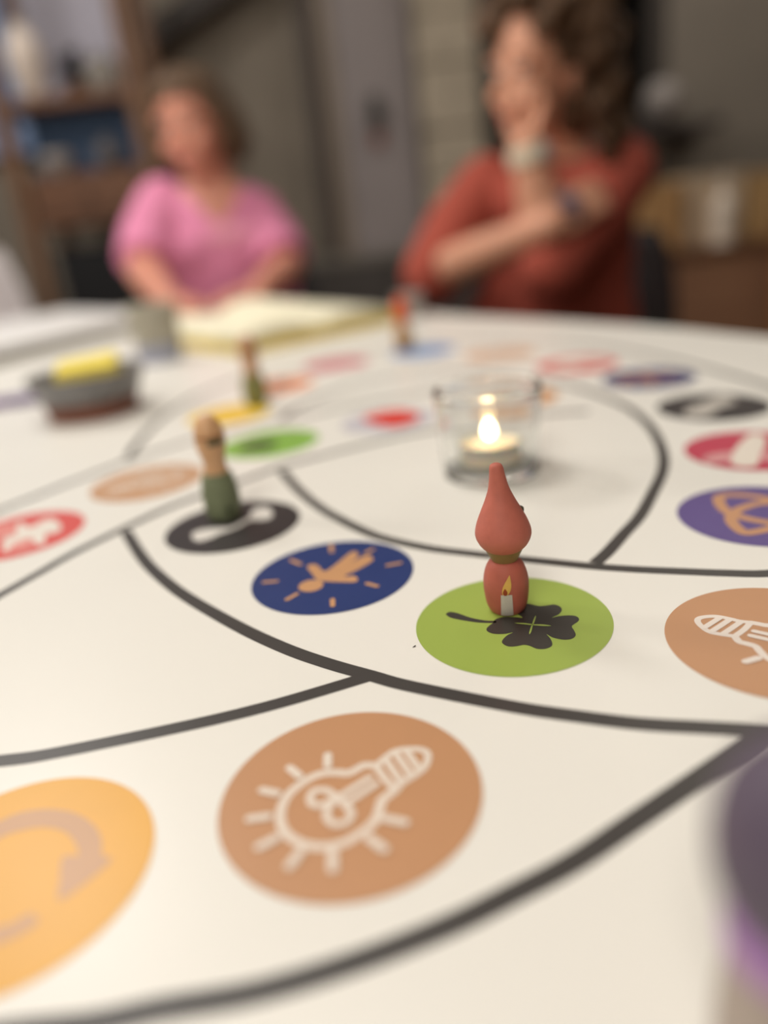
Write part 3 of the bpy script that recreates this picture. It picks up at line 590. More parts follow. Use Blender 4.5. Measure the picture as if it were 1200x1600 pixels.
skin = material('skin', (214, 156, 128), 0.5, 0.06, 40, sss=0.25)
skin_p = material('rosy skin', (212, 146, 124), 0.5, 0.06, 40, sss=0.25)
trouser = material('dark denim', (52, 54, 66), 0.85, 0.1, 120)
shoe_m = material('dark shoe', (40, 36, 36), 0.6)

def seated_legs(parent, pelvis, fwd, right, mat):
    B = Blob(); p = Vector(pelvis); f_ = Vector(fwd); r = Vector(right); u = V3(0, 0, 1)
    B.ell(p + u * 0.01, (r * 0.185, f_ * 0.135, u * 0.115))
    for k in (1, -1):
        hip = p + r * 0.095 * k; knee = hip + f_ * 0.40 + u * 0.01 + r * 0.02 * k; ank = V3(knee.x, knee.y, 0.10) + f_ * -0.04
        B.tube([(hip, 0.085), (hip + f_ * 0.2, 0.076), (knee, 0.060), (knee * 0.55 + ank * 0.45, 0.056), (ank, 0.044)])
    B.build('trousers', mat, parent, 0.010, 4)
    for k in (1, -1):
        hip = p + r * 0.095 * k; knee = hip + f_ * 0.40 + r * 0.02 * k; a = V3(knee.x, knee.y, 0.0) - f_ * 0.04
        S = Blob(); S.loft([(a + u * 0.001 + f_ * 0.05, f_ * 0.125, r * 0.042), (a + u * 0.035 + f_ * 0.045, f_ * 0.120, r * 0.043), (a + u * 0.060 + f_ * 0.01, f_ * 0.08, r * 0.040), (a + u * 0.11 - f_ * 0.005, f_ * 0.050, r * 0.045)])
        S.build('shoe', shoe_m, parent, 0.006, 3)

# ---- person in the rust-red top (right)
pr = empty('person', (0.50, 1.80, 0.0))
tag(pr, 'smiling person with curly brown hair in rust-red top, chin resting on hand', 'person')
pr_inv = Matrix.Translation(-pr.location)
def person_done(root):
    """children were modelled in world metres: move their data to the root's frame"""
    m = Matrix.Translation(-root.location)
    for c in root.children_recursive:
        c.data.transform(m)
fw, up, rt = frame((-0.62, -0.78, 0.0))
body = Blob()
neck = V3(0.465, 1.715, 0.975); hc = V3(0.392, 1.640, 1.122)
hf, hu, hr = frame((-0.84, -0.54, -0.06), (0.10, -0.10, 1))
g = head_on(body, hc, hf, hu, 1.02)
body.tube([(hc + V3(0.025, 0.02, -0.05), 0.056), (neck + V3(-0.01, -0.015, 0.02), 0.057), (neck + V3(0.0, 0.0, -0.04), 0.066)])
shR, shL = V3(0.285, 1.765, 0.935), V3(0.565, 1.655, 0.938)
elR, wrR = V3(0.158, 1.635, 0.778), V3(0.352, 1.425, 0.852)
elL, wrL = V3(0.362, 1.470, 0.780), V3(0.322, 1.462, 0.987)
ctr = (shR + shL) / 2
ax = (shL - shR).normalized()
ay = V3(-ax.y, ax.x, 0) * -1
torso = [(V3(0.475, 1.83, 0.50), 0.165, 0.125), (V3(0.465, 1.81, 0.60), 0.160, 0.118), (V3(0.450, 1.775, 0.70), 0.148, 0.110), (V3(0.440, 1.745, 0.80), 0.150, 0.112), (V3(0.432, 1.722, 0.88), 0.155, 0.108), (V3(0.430, 1.715, 0.935), 0.142, 0.088), (V3(0.440, 1.715, 0.970), 0.085, 0.066)]
body.loft([(c, ax * a, ay * b) for c, a, b in torso])
body.tube([(shR, 0.052), (shR * 0.5 + elR * 0.5, 0.048), (elR, 0.042), (elR * 0.6 + wrR * 0.4, 0.040), (wrR, 0.028)])
body.tube([(shL, 0.052), (shL * 0.5 + elL * 0.5, 0.048), (elL, 0.042), (elL * 0.55 + wrL * 0.45, 0.041), (wrL, 0.029)])
for sv in (shR, shL): body.tube([(neck + V3(0, 0, -0.035), 0.056), (neck * 0.45 + sv * 0.55 + V3(0, 0, -0.022), 0.046), (sv + V3(0, 0, -0.018), 0.044)])
hand_on(body, wrR, (0.078, 0.028, 0.034), (0.25, 0.9, -0.2), (0.0, -0.2, 1), 0.30, 1.0)
hand_on(body, wrL, (0.03, 0.045, 0.055), (-0.75, -0.1, 0.5), (0.2, 0.6, 0.5), 1.15, 0.95)
body.build('body', skin, pr, 0.0055, 4)
face_parts(pr, g, hf, hu, hr, 1.02, (178, 84, 76), (92, 66, 48), 0.005)
top = Blob()
top.loft([(c, ax * (a + 0.016), ay * (b + 0.018)) for c, a, b in torso[:-1]] + [(torso[-1][0] + V3(0, 0, -0.008), ax * 0.092, ay * 0.074)])
top.tube([(shR + V3(0.02, 0, -0.012), 0.075), (shR * 0.5 + elR * 0.5, 0.068), (elR + (elR - shR) * 0.02, 0.064), (elR * 0.88 + wrR * 0.12, 0.060)], (False, True), 20)
top.tube([(shL + V3(-0.02, 0, -0.012), 0.076), (shL * 0.5 + elL * 0.5, 0.068), (elL + (elL - shL) * 0.02, 0.062), (elL * 0.86 + wrL * 0.14, 0.058)], (False, True), 20)
for q, a, b in ((V3(0.350, 1.70, 0.650), V3(0.110, -0.04, 0.0), V3(0, 0, 0.125)), (V3(0.40, 1.72, 0.70), V3(0.13, -0.04, 0), V3(0, 0, 0.15))):
    top.ell(q, (a, V3(-a.y, a.x, 0).normalized() * 0.11, b))
rust = material('rust red cotton', (168, 77, 62), 0.85, 0.10, 35, bump=0.3)
top.build('shirt', rust, pr, 0.007, 9, cut=lambda c: (c - (neck + ay * 0.0)).length < 0.088 and c.z > 0.945)
seated_legs(pr, (0.48, 1.84, 0.50), fw, V3(fw.y, -fw.x, 0), trouser)
# wrist band
wb = Blob(); dW = (wrL - elL).normalized()
wb.tube([(wrL - dW * 0.030, 0.037), (wrL - dW * 0.002, 0.036)], (True, True), 24)
wb.build('wrist_watch', material('pale watch strap', (222, 212, 190), 0.4), pr, 0.003, 2)
wf = Blob(); wf.ell(wrL - dW * 0.016 + V3(0.024, -0.028, 0), (V3(0.010, 0.006, 0), V3(0.004, -0.007, 0), V3(0, 0, 0.015))); wf.build('watch_face', material('grey watch face', (126, 134, 142), 0.3), pr, 0.002, 2)
br = Blob(); dR = (V3(0.43, 1.453, 0.902) - wrR).normalized()
br.tube([(wrR + dR * 0.030, 0.029), (wrR + dR * 0.055, 0.031)], (True, True), 20); br.build('bracelet', material('dark beads', (96, 84, 100), 0.5), pr, 0.003, 2)
sc = Blob(); sc.tube([(V3(0.49, 1.665, 0.985), 0.010), (V3(0.525, 1.650, 0.990), 0.014), (V3(0.56, 1.648, 0.982), 0.012)]); sc.build('shoulder_strap', material('grey strap', (160, 150, 150), 0.8), pr, 0.004, 2)
hair = Blob(); rnd = random.Random(3)
hs = lambda x, y, z: hc + hr * x + hf * y + hu * z
hair.ell(hs(-0.004, -0.038, 0.050), (hr * 0.096, hf * 0.100, hu * 0.100))
hair.ell(hs(-0.012, -0.058, -0.030), (hr * 0.094, hf * 0.072, hu * 0.105))
for i in range(620):
    a = rnd.uniform(0, 2 * math.pi); zz = rnd.uniform(-0.150, 0.150)
    rad = 0.120 * math.sqrt(max(0.05, 1 - (max(zz, 0) / 0.160) ** 2)) + rnd.uniform(-0.006, 0.020)
    if zz < 0: rad *= 1.08
    x, y = rad * math.sin(a), rad * math.cos(a)
    if zz < 0.058 and y > 0.024: continue
    if zz < -0.02 and y > 0.012: continue
    if zz >= 0.058 and y > 0.098: continue
    if x > 0.02 and y > -0.045 and zz < 0.075: continue
    hair.ball(hs(x, y - 0.018, zz), rnd.uniform(0.013, 0.024))
hair_m = material('brown curly hair', (82, 58, 38), 0.65, 0.35, 70, bump=0.6)
hair.build('hair', hair_m, pr, 0.0055, 1)
person_done(pr)

# ---- person in the pink T-shirt (left)
pk = empty('person', (-0.36, 2.20, 0.0))
tag(pk, 'seated person with light brown hair in pink T-shirt, forearms on the table', 'person')
fw, up, rt = frame((-0.10, -1.0, 0.0))
hc = V3(-0.356, 2.128, 1.160); neck = V3(-0.342, 2.165, 1.035)
hf, hu, hr = frame((-0.30, -0.95, -0.10), (-0.06, 0, 1))
body = Blob(); g = head_on(body, hc, hf, hu, 1.06)
body.tube([(hc + V3(0.005, 0.03, -0.05), 0.055), (neck + V3(0, 0, 0.01), 0.056), (neck + V3(0.0, 0.0, -0.05), 0.066)])
shR, shL = V3(-0.500, 2.150, 0.985), V3(-0.232, 2.200, 0.940)
elR, wrR = V3(-0.515, 1.985, 0.835), V3(-0.425, 1.800, 0.775)
elL, wrL = V3(-0.176, 2.060, 0.800), V3(-0.225, 1.860, 0.772)
ax = (shL - shR); ax.z = 0; ax.normalize(); ay = V3(ax.y, -ax.x, 0)
torso = [(V3(-0.34, 2.22, 0.50), 0.190, 0.135), (V3(-0.34, 2.20, 0.62), 0.178, 0.130), (V3(-0.345, 2.19, 0.72), 0.168, 0.128), (V3(-0.350, 2.18, 0.82), 0.165, 0.125), (V3(-0.352, 2.175, 0.91), 0.170, 0.115), (V3(-0.350, 2.175, 0.975), 0.155, 0.092), (V3(-0.345, 2.175, 1.018), 0.085, 0.066)]
body.loft([(c, ax * a, ay * b) for c, a, b in torso])
body.tube([(shR, 0.052), (shR * 0.5 + elR * 0.5, 0.048), (elR, 0.043), (elR * 0.6 + wrR * 0.4, 0.040), (wrR, 0.029)])
body.tube([(shL, 0.052), (shL * 0.5 + elL * 0.5, 0.048), (elL, 0.043), (elL * 0.6 + wrL * 0.4, 0.040), (wrL, 0.029)])
for sv in (shR, shL): body.tube([(neck + V3(0, 0, -0.035), 0.056), (neck * 0.45 + sv * 0.55 + V3(0, 0, -0.022), 0.046), (sv + V3(0, 0, -0.018), 0.044)])
hand_on(body, wrR, (0.6, -0.8, -0.06), (0, 0, -1), (-0.8, -0.5, 0), 0.12, 0.95)
hand_on(body, wrL, (-0.7, -0.7, -0.06), (0, 0, -1), (0.7, -0.6, 0), 0.12, 0.95)
body.build('body', skin_p, pk, 0.0055, 4)
face_parts(pk, g, hf, hu, hr, 1.06, (186, 92, 88), (124, 94, 66), 0.004)
pinkm = material('pink cotton', (224, 138, 174), 0.85, 0.06, 30, bump=0.25)
tee = Blob()
tee.loft([(c, ax * (a + 0.014), ay * (b + 0.016)) for c, a, b in torso[:-1]] + [(torso[-1][0] + V3(0, 0, -0.004), ax * 0.098, ay * 0.078)])
tee.tube([(shR + V3(0.03, 0.0, -0.008), 0.078), (shR * 0.5 + elR * 0.5, 0.072), (shR * 0.12 + elR * 0.88, 0.072)], (False, True), 20)
tee.tube([(shL + V3(-0.03, 0.0, -0.008), 0.078), (shL * 0.5 + elL * 0.5, 0.070), (shL * 0.12 + elL * 0.88, 0.070)], (False, True), 20)
for k in (-1, 1): tee.ell(V3(-0.352, 2.175, 0.865) + ax * 0.075 * k + ay * 0.085, (ax * 0.072, ay * 0.058, V3(0, 0, 0.062)))
def vneck(c):
    d = c - V3(-0.345, 2.175, 0.0); x = d.dot(ax); y = d.dot(ay)
    return (y > 0.0 and c.z > 0.925 and abs(x) < 0.012 + (c.z - 0.925) * 0.75) or (c - neck).length < 0.070
tee.build('t_shirt', pinkm, pk, 0.007, 3, cut=vneck)
# pale print on the chest: a thin raised patch of letters-like blocks is unreadable in the photo, only its pale block shows
pr_b = Blob(); pr_b.ell(V3(-0.352, 2.175, 0.895) + ay * 0.126 + ax * 0.03, (ax * 0.070, ay * 0.010, V3(0, 0, 0.022))); pr_b.build('chest_print', material('pale pink print', (232, 160, 180), 0.8), pk, 0.004, 2)
seated_legs(pk, (-0.34, 2.24, 0.50), fw, V3(fw.y, -fw.x, 0), trouser)
hair = Blob(); rnd = random.Random(5)
hs = lambda x, y, z: hc + hr * x + hf * y + hu * z
hair.ell(hs(0, -0.022, 0.040), (hr * 0.090, hf * 0.100, hu * 0.086))
hair.ell(hs(0, -0.050, -0.03), (hr * 0.088, hf * 0.060, hu * 0.090))
for k in (1, -1):
    for j in range(9):
        t = j / 8
        hair.tube([(hs(0.062 * k, 0.050 - 0.10 * t, 0.070 - 0.01 * t), 0.018), (hs(0.088 * k, 0.030 - 0.10 * t, 0.00), 0.016), (hs((0.090 + 0.004 * (j % 3)) * k, 0.020 - 0.09 * t, -0.055), 0.015), (hs((0.080 + 0.006 * (j % 2)) * k, 0.015 - 0.09 * t, -0.100 + 0.012 * (j % 3)), 0.011)], n=10)
for j in range(8):
    a = -0.9 + 1.8 * j / 7
    hair.tube([(hs(0.02, -0.01, 0.118), 0.016), (hs(0.075 * math.sin(a), 0.062 * math.cos(a) + 0.012, 0.088), 0.014), (hs(0.084 * math.sin(a * 1.25), 0.080 * math.cos(a), 0.062), 0.008)], n=10)
hair.build('hair', material('light brown hair', (92, 70, 51), 0.6, 0.28, 60, bump=0.5), pk, 0.0055, 2)
person_done(pk)

# ---------------------------------------------------------------- chairs
def chair(loc, face, label, col, back_h=0.86):
    c = empty('dining_chair', loc, math.atan2(face[1], face[0]) + math.pi / 2)      # local -Y faces the sitter's front
    tag(c, label, 'chair', 'chairs at the table')
    cm = material('chair shell', col, 0.6, 0.06); lm = M.setdefault('leg', material('chair leg', (50, 46, 44), 0.5))
    prism('seat', spline2([(-0.21, -0.20), (0.21, -0.20), (0.22, 0.0), (0.20, 0.20), (-0.20, 0.20), (-0.22, 0.0)], 4, True), 0.385, 0.415, cm, c, 0.006)
    V, F = [], []; nx, nz = 14, 8
    for b in (0, 1):
        for j in range(nz + 1):
            for i in range(nx + 1):
                u = -1 + 2 * i / nx; z = 0.47 + (back_h - 0.47) * j / nz
                wdt = 0.215 * (1 - 0.25 * (j / nz) ** 4)
                V.append((u * wdt, 0.215 - 0.05 * u * u + 0.05 * j / nz + 0.018 * b, z))
    N = (nx + 1) * (nz + 1); q = lambda i, j, b: b * N + j * (nx + 1) + i
    for j in range(nz):
        for i in range(nx):
            F.append((q(i, j, 0), q(i + 1, j, 0), q(i + 1, j + 1, 0), q(i, j + 1, 0))); F.append((q(i, j, 1), q(i, j + 1, 1), q(i + 1, j + 1, 1), q(i + 1, j, 1)))
    for i in range(nx):
        for j in (0, nz): F.append((q(i, j, 0), q(i + 1, j, 0), q(i + 1, j, 1), q(i, j, 1)))
    for j in range(nz):
        for i in (0, nx): F.append((q(i, j, 0), q(i, j + 1, 0), q(i, j + 1, 1), q(i, j, 1)))
    mesh('backrest', V, F, cm, c, True)
    for x, y in ((-0.18, -0.17), (0.18, -0.17), (-0.17, 0.18), (0.17, 0.18)):
        lathe('leg', [(0.0, 0.012), (0.385, 0.016)], lm, c, 14, loc=(x, y, 0))
    for x in (-0.17, 0.17): box('back_post', (x - 0.012, 0.19, 0.39), (x + 0.012, 0.215, 0.62), lm, c)
    return c
chair((0.50, 1.86, 0), (-0.50, -0.86), 'dark brown chair behind the person in the rust-red top', (34, 24, 24), 0.80)
chair((-0.34, 2.27, 0), (-0.05, -1.0), 'dark chair hidden behind the person in the pink T-shirt', (40, 38, 40), 0.80)
chair((-1.22, 2.42, 0), (0.35, -0.94), 'empty white chair at the far left end of the table', (214, 206, 206), 0.93)
# ---------------------------------------------------------------- back of the room
# wooden shelf at the left
sh = empty('wooden_shelf', (0, 0, 0)); tag(sh, 'brown wooden shelving unit with posts and boards behind the pink shirt', 'shelf')
X0, X1, Y0, Y1 = -1.09, -0.60, 2.76, 3.12
for x in (X0, X1 - 0.055):
    for y in (Y0, Y1 - 0.05): box('post', (x, y, 0.0), (x + 0.048, y + 0.05, 1.95), M['wood_post'], sh, 0.003)
for z in (0.30, 0.66, 0.98, 1.335): box('board', (X0 + 0.01, Y0 + 0.01, z), (X1 - 0.01, Y1 - 0.01, z + 0.030), M['wood_shelf'], sh, 0.002)
dr = box('drawer_front', (X0 + 0.065, Y0 + 0.004, 1.012), (X1 - 0.065, Y0 + 0.024, 1.125), M['wood_shelf'], sh, 0.003)
lathe('drawer_knob', smooth_prof([(0.0, 0.006), (0.008, 0.005), (0.012, 0.011), (0.02, 0.010), (0.024, 0.0)]), M['wood_beam'], dr, 16).matrix_local = Matrix.Translation((-0.845, Y0 + 0.004, 1.068)) @ Matrix.Rotation(math.pi / 2, 4, 'X')
box('board', (X0 + 0.065, Y0 + 0.03, 1.125), (X1 - 0.065, Y1 - 0.03, 1.140), M['wood_shelf'], sh)

def crate(name, lo, hi, col, label, cat, lid=None):
    e = empty(name, ((lo[0] + hi[0]) / 2, (lo[1] + hi[1]) / 2, lo[2])); tag(e, label, cat)
    hx, hy, hz = (hi[0] - lo[0]) / 2, (hi[1] - lo[1]) / 2, hi[2] - lo[2]
    m = material(name, col, 0.7, 0.10, 25)
    t = 0.006
    box('bottom', (-hx, -hy, 0), (hx, hy, t), m, e)
    for s in (-1, 1):
        box('side_wall', (s * hx - t / 2, -hy, 0), (s * hx + t / 2, hy, hz), m, e, 0.001)
        box('end_wall', (-hx, s * hy - t / 2, 0), (hx, s * hy + t / 2, hz), m, e, 0.001)
    if lid: box('lid', (-hx - 0.006, -hy - 0.006, hz), (hx + 0.006, hy + 0.006, hz + 0.012), material(name + ' lid', lid, 0.7, 0.08), e, 0.002)
    return e
crate('storage_box', (-1.015, 2.86, 1.1405), (-0.675, 3.06, 1.318), (46, 66, 92), 'dark blue storage box on the shelf left of the pink shirt', 'box', (52, 62, 84))
crate('storage_box', (-1.01, 2.80, 0.6905), (-0.67, 3.06, 0.90), (12, 12, 15), 'black storage box on the low shelf left of the pink shirt', 'box', (14, 14, 16))
wb_ = empty('white_bowl', (-0.935, 2.812, 1.1405)); tag(wb_, 'small off-white bowl in front of the dark blue box', 'bowl')
lathe('shell', smooth_prof([(0.0, 0.0), (0.0, 0.026), (0.004, 0.028), (0.03, 0.046), (0.058, 0.052), (0.060, 0.049), (0.032, 0.042), (0.008, 0.024), (0.006, 0.0)], 3), material('off white ceramic', (160, 152, 146), 0.5, 0.05), wb_, 32)
lathe('foot', [(0.0, 0.024), (0.002, 0.026), (0.006, 0.026), (0.007, 0.022)], material('ceramic foot', (140, 132, 126), 0.5), wb_, 32)
gb = empty('grey_jar', (-0.765, 2.815, 1.1405)); tag(gb, 'dark grey round jar in front of the dark blue box', 'jar')
lathe('shell', smooth_prof([(0.0, 0.0), (0.0, 0.03), (0.03, 0.044), (0.06, 0.040), (0.075, 0.028), (0.076, 0.0)], 4), material('dark grey ceramic', (86, 82, 84), 0.5), gb, 32)
lathe('lid', smooth_prof([(0.075, 0.0), (0.075, 0.030), (0.082, 0.029), (0.088, 0.012), (0.096, 0.009), (0.099, 0.0)], 3), material('grey lid', (96, 92, 92), 0.5), gb, 32)

# on the upper board
va = empty('white_vase', (-0.975, 2.86, 1.3655)); tag(va, 'pale round vase on the top shelf at the far left', 'vase')
lathe('belly', smooth_prof([(0.0, 0.0), (0.0, 0.030), (0.05, 0.046), (0.12, 0.060), (0.17, 0.052), (0.20, 0.030), (0.22, 0.028), (0.218, 0.023), (0.18, 0.026), (0.02, 0.026), (0.015, 0.0)], 4), material('pale ceramic', (206, 192, 180), 0.6, 0.05), va, 36)
lathe('lip', [(0.212, 0.024), (0.214, 0.032), (0.222, 0.032), (0.224, 0.024)], material('ceramic lip', (196, 186, 176), 0.6), va, 36, closed=True)

def leafy(name, loc, label, pot_col, leaf_col, n, R, H, seed, pot=(0.05, 0.10)):
    e = empty(name, loc); tag(e, label, 'plant')
    pr_, ph = pot
    lathe('pot', smooth_prof([(0.0, 0.0), (0.0, pr_ * 0.75), (ph * 0.9, pr_), (ph, pr_ * 1.04), (ph * 0.99, pr_ * 0.92), (ph * 0.8, pr_ * 0.88), (ph * 0.79, 0.0)], 3), material(name + ' pot', pot_col, 0.6, 0.08), e, 28)
    lathe('soil', [(ph * 0.79, 0.0), (ph * 0.79, pr_ * 0.87), (ph * 0.83, pr_ * 0.86), (ph * 0.83, 0.0)], material(name + ' soil', (40, 32, 26), 0.9), e, 24)
    lm = material(name + ' leaf', leaf_col, 0.5, 0.2, 50); rd = random.Random(seed)
    base = None
    for k in range(n):
        a = rd.uniform(0, 6.283); L = rd.uniform(0.6, 1.0) * R * 1.3; el = rd.uniform(0.2, 1.3)
        z0 = ph * 0.8 + rd.uniform(0.0, H * 0.5); V, F = [], []
        d = Vector((math.cos(a) * math.cos(el), math.sin(a) * math.cos(el), math.sin(el))); sd = Vector((-math.sin(a), math.cos(a), 0)); wd = L * 0.22
        c0 = Vector((0, 0, z0))
        for j in range(6):
            t = j / 5; c = c0 + d * L * t + Vector((0, 0, -0.25 * L * t * t)); hw = wd * math.sin(math.pi * min(0.98, 0.08 + 0.92 * t))
            nrm = d.cross(sd)
            for s_, lift in ((-1, 0.25), (0, 0.0), (1, 0.25)): V.append(c + sd * hw * s_ + nrm * hw * lift)
        for j in range(5):
            for i in range(2): F.append((3 * j + i, 3 * j + i + 1, 3 * j + i + 4, 3 * j + i + 3))
        mesh('leaf', V, F, lm, e, True)
    lathe('stem', [(ph * 0.78, 0.006), (ph * 0.8 + H * 0.55, 0.004)], material(name + ' stem', (58, 54, 34), 0.7), e, 10)
    return e
leafy('potted_plant', (-0.866, 2.98, 1.3655), 'dark leafy plant in brown pot on the top shelf', (112, 74, 44), (20, 26, 18), 46, 0.075, 0.14, 2, (0.040, 0.055))
sj = empty('grey_jar', (-0.745, 2.885, 1.3655)); tag(sj, 'grey stone jar on the top shelf beside the right post', 'jar')
lathe('shell', smooth_prof([(0.0, 0.0), (0.0, 0.04), (0.03, 0.055), (0.08, 0.055), (0.10, 0.04), (0.102, 0.0)], 4), material('grey stone', (132, 126, 118), 0.7, 0.1), sj, 28)
lathe('lid', smooth_prof([(0.101, 0.0), (0.101, 0.042), (0.108, 0.040), (0.115, 0.010), (0.125, 0.008), (0.128, 0.0)], 3), material('stone lid', (118, 112, 106), 0.7), sj, 28)

# pale blue picture on the wall behind the shelf
pic = empty('wall_picture', (-1.25, 3.418, 1.28)); tag(pic, 'large pale blue and lilac picture on the wall above the shelf', 'picture')
box('print_lilac', (-0.30, -0.020, 0.0), (0.50, -0.004, 1.05), material('lilac grey print', (196, 192, 206), 0.6, 0.05, 3), pic)
box('print_blue', (-0.56, -0.020, 0.0), (-0.002 + 0.0 - 0.30, -0.004, 1.05), material('blue print', (104, 146, 200), 0.6, 0.12, 3), pic)
box('print_blue_wash', (-0.30, -0.024, 0.0), (0.06, -0.0201, 1.05), material('pale blue print', (140, 164, 204), 0.6, 0.10, 3), pic)
for lo, hi in (((-0.58, -0.03, -0.02), (0.52, 0.0, 0.0)), ((-0.58, -0.03, 1.05), (0.52, 0.0, 1.07)), ((-0.58, -0.03, 0.0), (-0.56, 0.0, 1.05)), ((0.50, -0.03, 0.0), (0.52, 0.0, 1.05))):
    box('frame_bar', lo, hi, M['wood_beam'], pic)

# sloping dark beam over the pink shirt
bm_o = box('sloping_beam', (-0.36, -0.05, -0.040), (0.44, 0.05, 0.045), M['wood_beam'], None, 0.004)
bm_o.location = (-0.40, 3.30, 1.71); bm_o.rotation_euler = (0, -0.42, 0)
tag(bm_o, 'dark sloping wooden beam on the wall above the pink shirt', 'beam')

# door and pillar in the middle
door = empty('door_1', (0, 0, 0)); struct(door, 'grey door with dark frame between the two people')
door_m = material('mauve grey door', (146, 137, 136), 0.5, 0.05, 4)
box('door_leaf', (0.02, 3.385, 0.0), (0.31, 3.418, 2.1), door_m, door, 0.003)
box('door_leaf_narrow', (-0.045, 3.380, 0.0), (0.015, 3.418, 2.1), material('beige door strip', (140, 126, 112), 0.5, 0.05, 4), door, 0.003)
box('frame_jamb', (-0.115, 3.36, 0.0), (-0.05, 3.418, 2.16), material('dark jamb', (76, 66, 60), 0.6, 0.06), door, 0.003)
hd = box('handle_plate', (0.125, 3.372, 1.20), (0.175, 3.385, 1.34), material('dark plate', (66, 64, 60), 0.4), door, 0.004)
hl = lathe('handle', smooth_prof([(0.0, 0.010), (0.012, 0.010), (0.016, 0.026), (0.030, 0.030), (0.042, 0.022), (0.046, 0.0)]), material('handle metal', (56, 56, 54), 0.35, metal=0.6), door, 24)
hl.location = (0.150, 3.372, 1.285); hl.rotation_euler = (math.pi / 2, 0, 0)
box('red_tag', (0.128, 3.366, 1.155), (0.172, 3.384, 1.205), material('red tag', (128, 72, 60), 0.6), door, 0.002)
pil = empty('trim_2', (0, 0, 0)); struct(pil, 'pale rough stone pillar left of the curly hair')
pil_m = material('pale stone', (176, 164, 146), 0.9, 0.14, 9, bump=0.8)
zz = 0.0; k = 0; rd = random.Random(11)
while zz < 2.5:
    hh = rd.uniform(0.16, 0.26); jx = rd.uniform(-0.006, 0.006); jy = rd.uniform(-0.006, 0.006)
    box('stone', (0.325 + jx, 3.30 + jy, zz + 0.003), (0.555 + jx, 3.418, min(zz + hh, 2.598)), pil_m, pil, 0.008); zz += hh + 0.003
low = empty('low_cabinet', (0.08, 3.20, 0)); tag(low, 'low dark grey cabinet against the wall between the two people', 'cabinet')
lc = material('dark grey lacquer', (74, 69, 66), 0.5, 0.06)
box('body', (-0.30, -0.14, 0.06), (0.42, 0.14, 0.74), lc, low, 0.004); box('worktop', (-0.31, -0.15, 0.74), (0.43, 0.145, 0.765), material('grey top', (112, 106, 98), 0.5), low, 0.002)
for s in (-0.30, 0.065): 
    dd = box('cabinet_door', (s + 0.005, -0.155, 0.07), (s + 0.35, -0.14, 0.73), lc, low, 0.002)
    box('door_knob', (s + 0.30, -0.170, 0.40), (s + 0.32, -0.155, 0.44), M['leg'], dd, 0.002)
for x in (-0.28, 0.38):
    for y in (-0.12, 0.10): box('foot', (x, y, 0), (x + 0.03, y + 0.03, 0.06), M['leg'], low)

# night window on the right
win = empty('window_1', (0, 0, 0)); struct(win, 'black night window behind the curly hair')
wm = material('window frame', (70, 64, 60), 0.5)
box('pane', (0.66, 3.395, 1.16), (1.235, 3.400, 2.25), material('black night glass', (4, 4, 5), 0.12), win)
for lo, hi in (((0.60, 3.37, 1.10), (1.30, 3.418, 1.16)), ((0.60, 3.37, 2.25), (1.30, 3.418, 2.31)), ((0.60, 3.37, 1.16), (0.66, 3.418, 2.25)), ((1.235, 3.37, 1.16), (1.30, 3.418, 2.25))):
    box('frame_bar', lo, hi, wm, win, 0.003)
sl = empty('window_ledge', (0, 0, 0)); tag(sl, 'dark ledge on brackets under the night window', 'ledge')
box('board', (0.70, 3.06, 1.065), (1.40, 3.335, 1.095), material('dark ledge board', (62, 54, 52), 0.6, 0.06), sl, 0.003)
for x in (0.78, 1.34):
    box('bracket', (x, 3.20, 1.03), (x + 0.02, 3.335, 1.065), M['wood_beam'], sl, 0.002)
orb = empty('globe_lamp', (1.205, 3.14, 1.0955)); tag(orb, 'unlit pale grey globe lamp on the dark window ledge', 'lamp')
lathe('base', smooth_prof([(0.0, 0.0), (0.0, 0.040), (0.008, 0.040), (0.015, 0.030), (0.022, 0.028), (0.022, 0.0)], 2), M['leg'], orb, 28)
lathe('globe', smooth_prof([(0.018, 0.0), (0.020, 0.026), (0.036, 0.052), (0.064, 0.070), (0.084, 0.073), (0.106, 0.069), (0.134, 0.050), (0.149, 0.025), (0.153, 0.0)], 4), material('pale grey globe', (150, 143, 139), 0.45, 0.04), orb, 36)
leafy('potted_plant', (1.05, 3.20, 1.0955), 'dim olive green plant on the ledge before the black window', (30, 28, 26), (52, 52, 20), 26, 0.10, 0.16, 9, (0.04, 0.07))

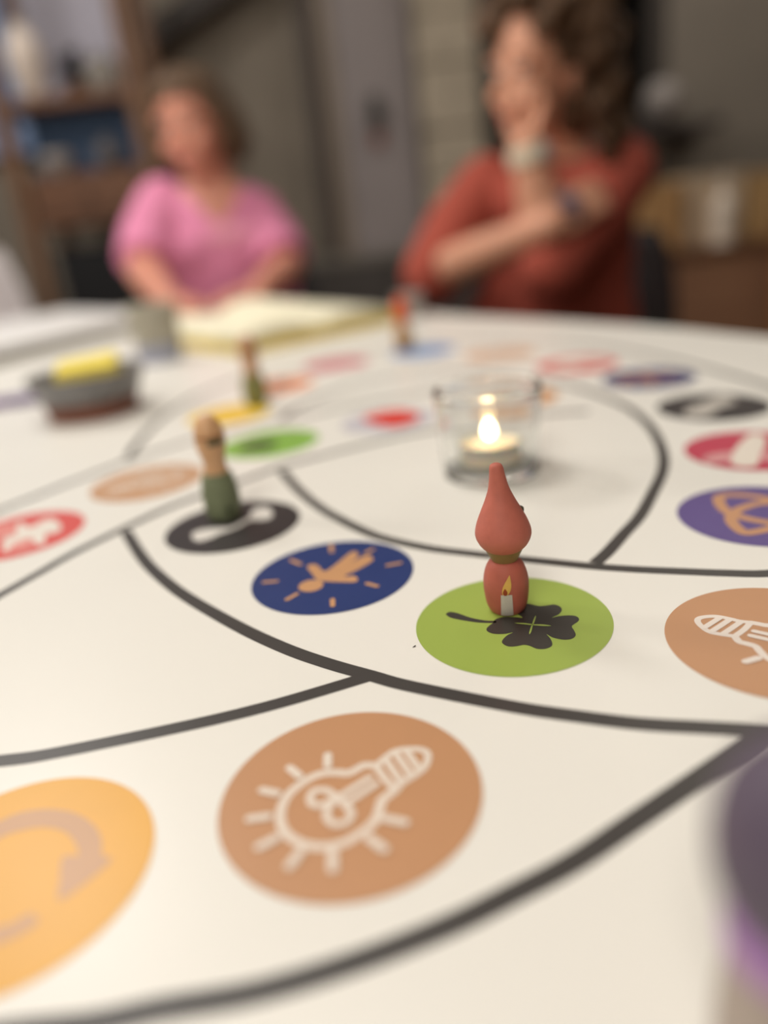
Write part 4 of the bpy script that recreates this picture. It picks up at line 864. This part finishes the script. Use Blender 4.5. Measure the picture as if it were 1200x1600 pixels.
# sideboard with boxes on the right
sb = empty('sideboard', (0, 0, 0)); tag(sb, 'brown wooden sideboard at the right behind the rust-red top', 'sideboard')
sbm = wood('sideboard wood', (150, 108, 82), (172, 128, 98), 4.0)
box('body', (0.93, 2.42, 0.08), (1.75, 2.80, 0.68), sbm, sb, 0.004); box('worktop', (0.90, 2.39, 0.68), (1.78, 2.82, 0.705), M['wood_shelf'], sb, 0.003)
for x in (0.945, 1.33):
    d_ = box('door_panel', (x, 2.405, 0.11), (x + 0.375, 2.42, 0.66), wood('panel wood', (144, 104, 80), (166, 124, 96), 4.0), sb, 0.003)
    box('handle', (x + 0.34, 2.392, 0.36), (x + 0.355, 2.405, 0.44), M['leg'], d_, 0.002)
for x in (0.95, 1.68):
    for y in (2.44, 2.74): box('foot', (x, y, 0), (x + 0.04, y + 0.04, 0.08), M['wood_beam'], sb)
post = empty('wooden_post', (1.30, 2.33, 0)); tag(post, 'orange brown wooden post in front of the sideboard at the right edge', 'post')
box('shaft', (-0.045, -0.03, 0.02), (0.045, 0.03, 0.74), wood('orange post', (146, 98, 60), (166, 114, 74), 4.0, axis='Z'), post, 0.004)
box('cap', (-0.052, -0.037, 0.74), (0.052, 0.037, 0.755), M['wood_shelf'], post, 0.003); box('plinth', (-0.06, -0.045, 0.0), (0.06, 0.045, 0.02), M['wood_shelf'], post, 0.002)
crate('cardboard_box', (0.90, 2.46, 0.7055), (1.005, 2.62, 0.885), (186, 144, 96), 'small tan cardboard box on the sideboard nearest the rust-red top', 'box', (182, 142, 96))
crate('cardboard_box', (1.045, 2.50, 0.7055), (1.215, 2.66, 0.895), (198, 176, 150), 'pale beige cardboard box in the middle of the sideboard', 'box', (194, 174, 148))
crate('cardboard_box', (1.235, 2.50, 0.7055), (1.60, 2.70, 0.885), (190, 154, 106), 'wide tan cardboard box at the right end of the sideboard', 'box', (188, 152, 106))
bt = empty('white_bottle', (1.130, 2.445, 0.7055)); tag(bt, 'white bottle standing before the pale beige cardboard box', 'bottle')
lathe('bottle_body', smooth_prof([(0.0, 0.0), (0.0, 0.030), (0.004, 0.032), (0.11, 0.032), (0.135, 0.022), (0.15, 0.012), (0.165, 0.012), (0.165, 0.0)], 3), material('white plastic', (226, 212, 196), 0.4), bt, 28)
lathe('bottle_cap', [(0.160, 0.0), (0.160, 0.0145), (0.184, 0.0140), (0.186, 0.012), (0.186, 0.0)], material('white cap', (214, 202, 190), 0.4), bt, 24)
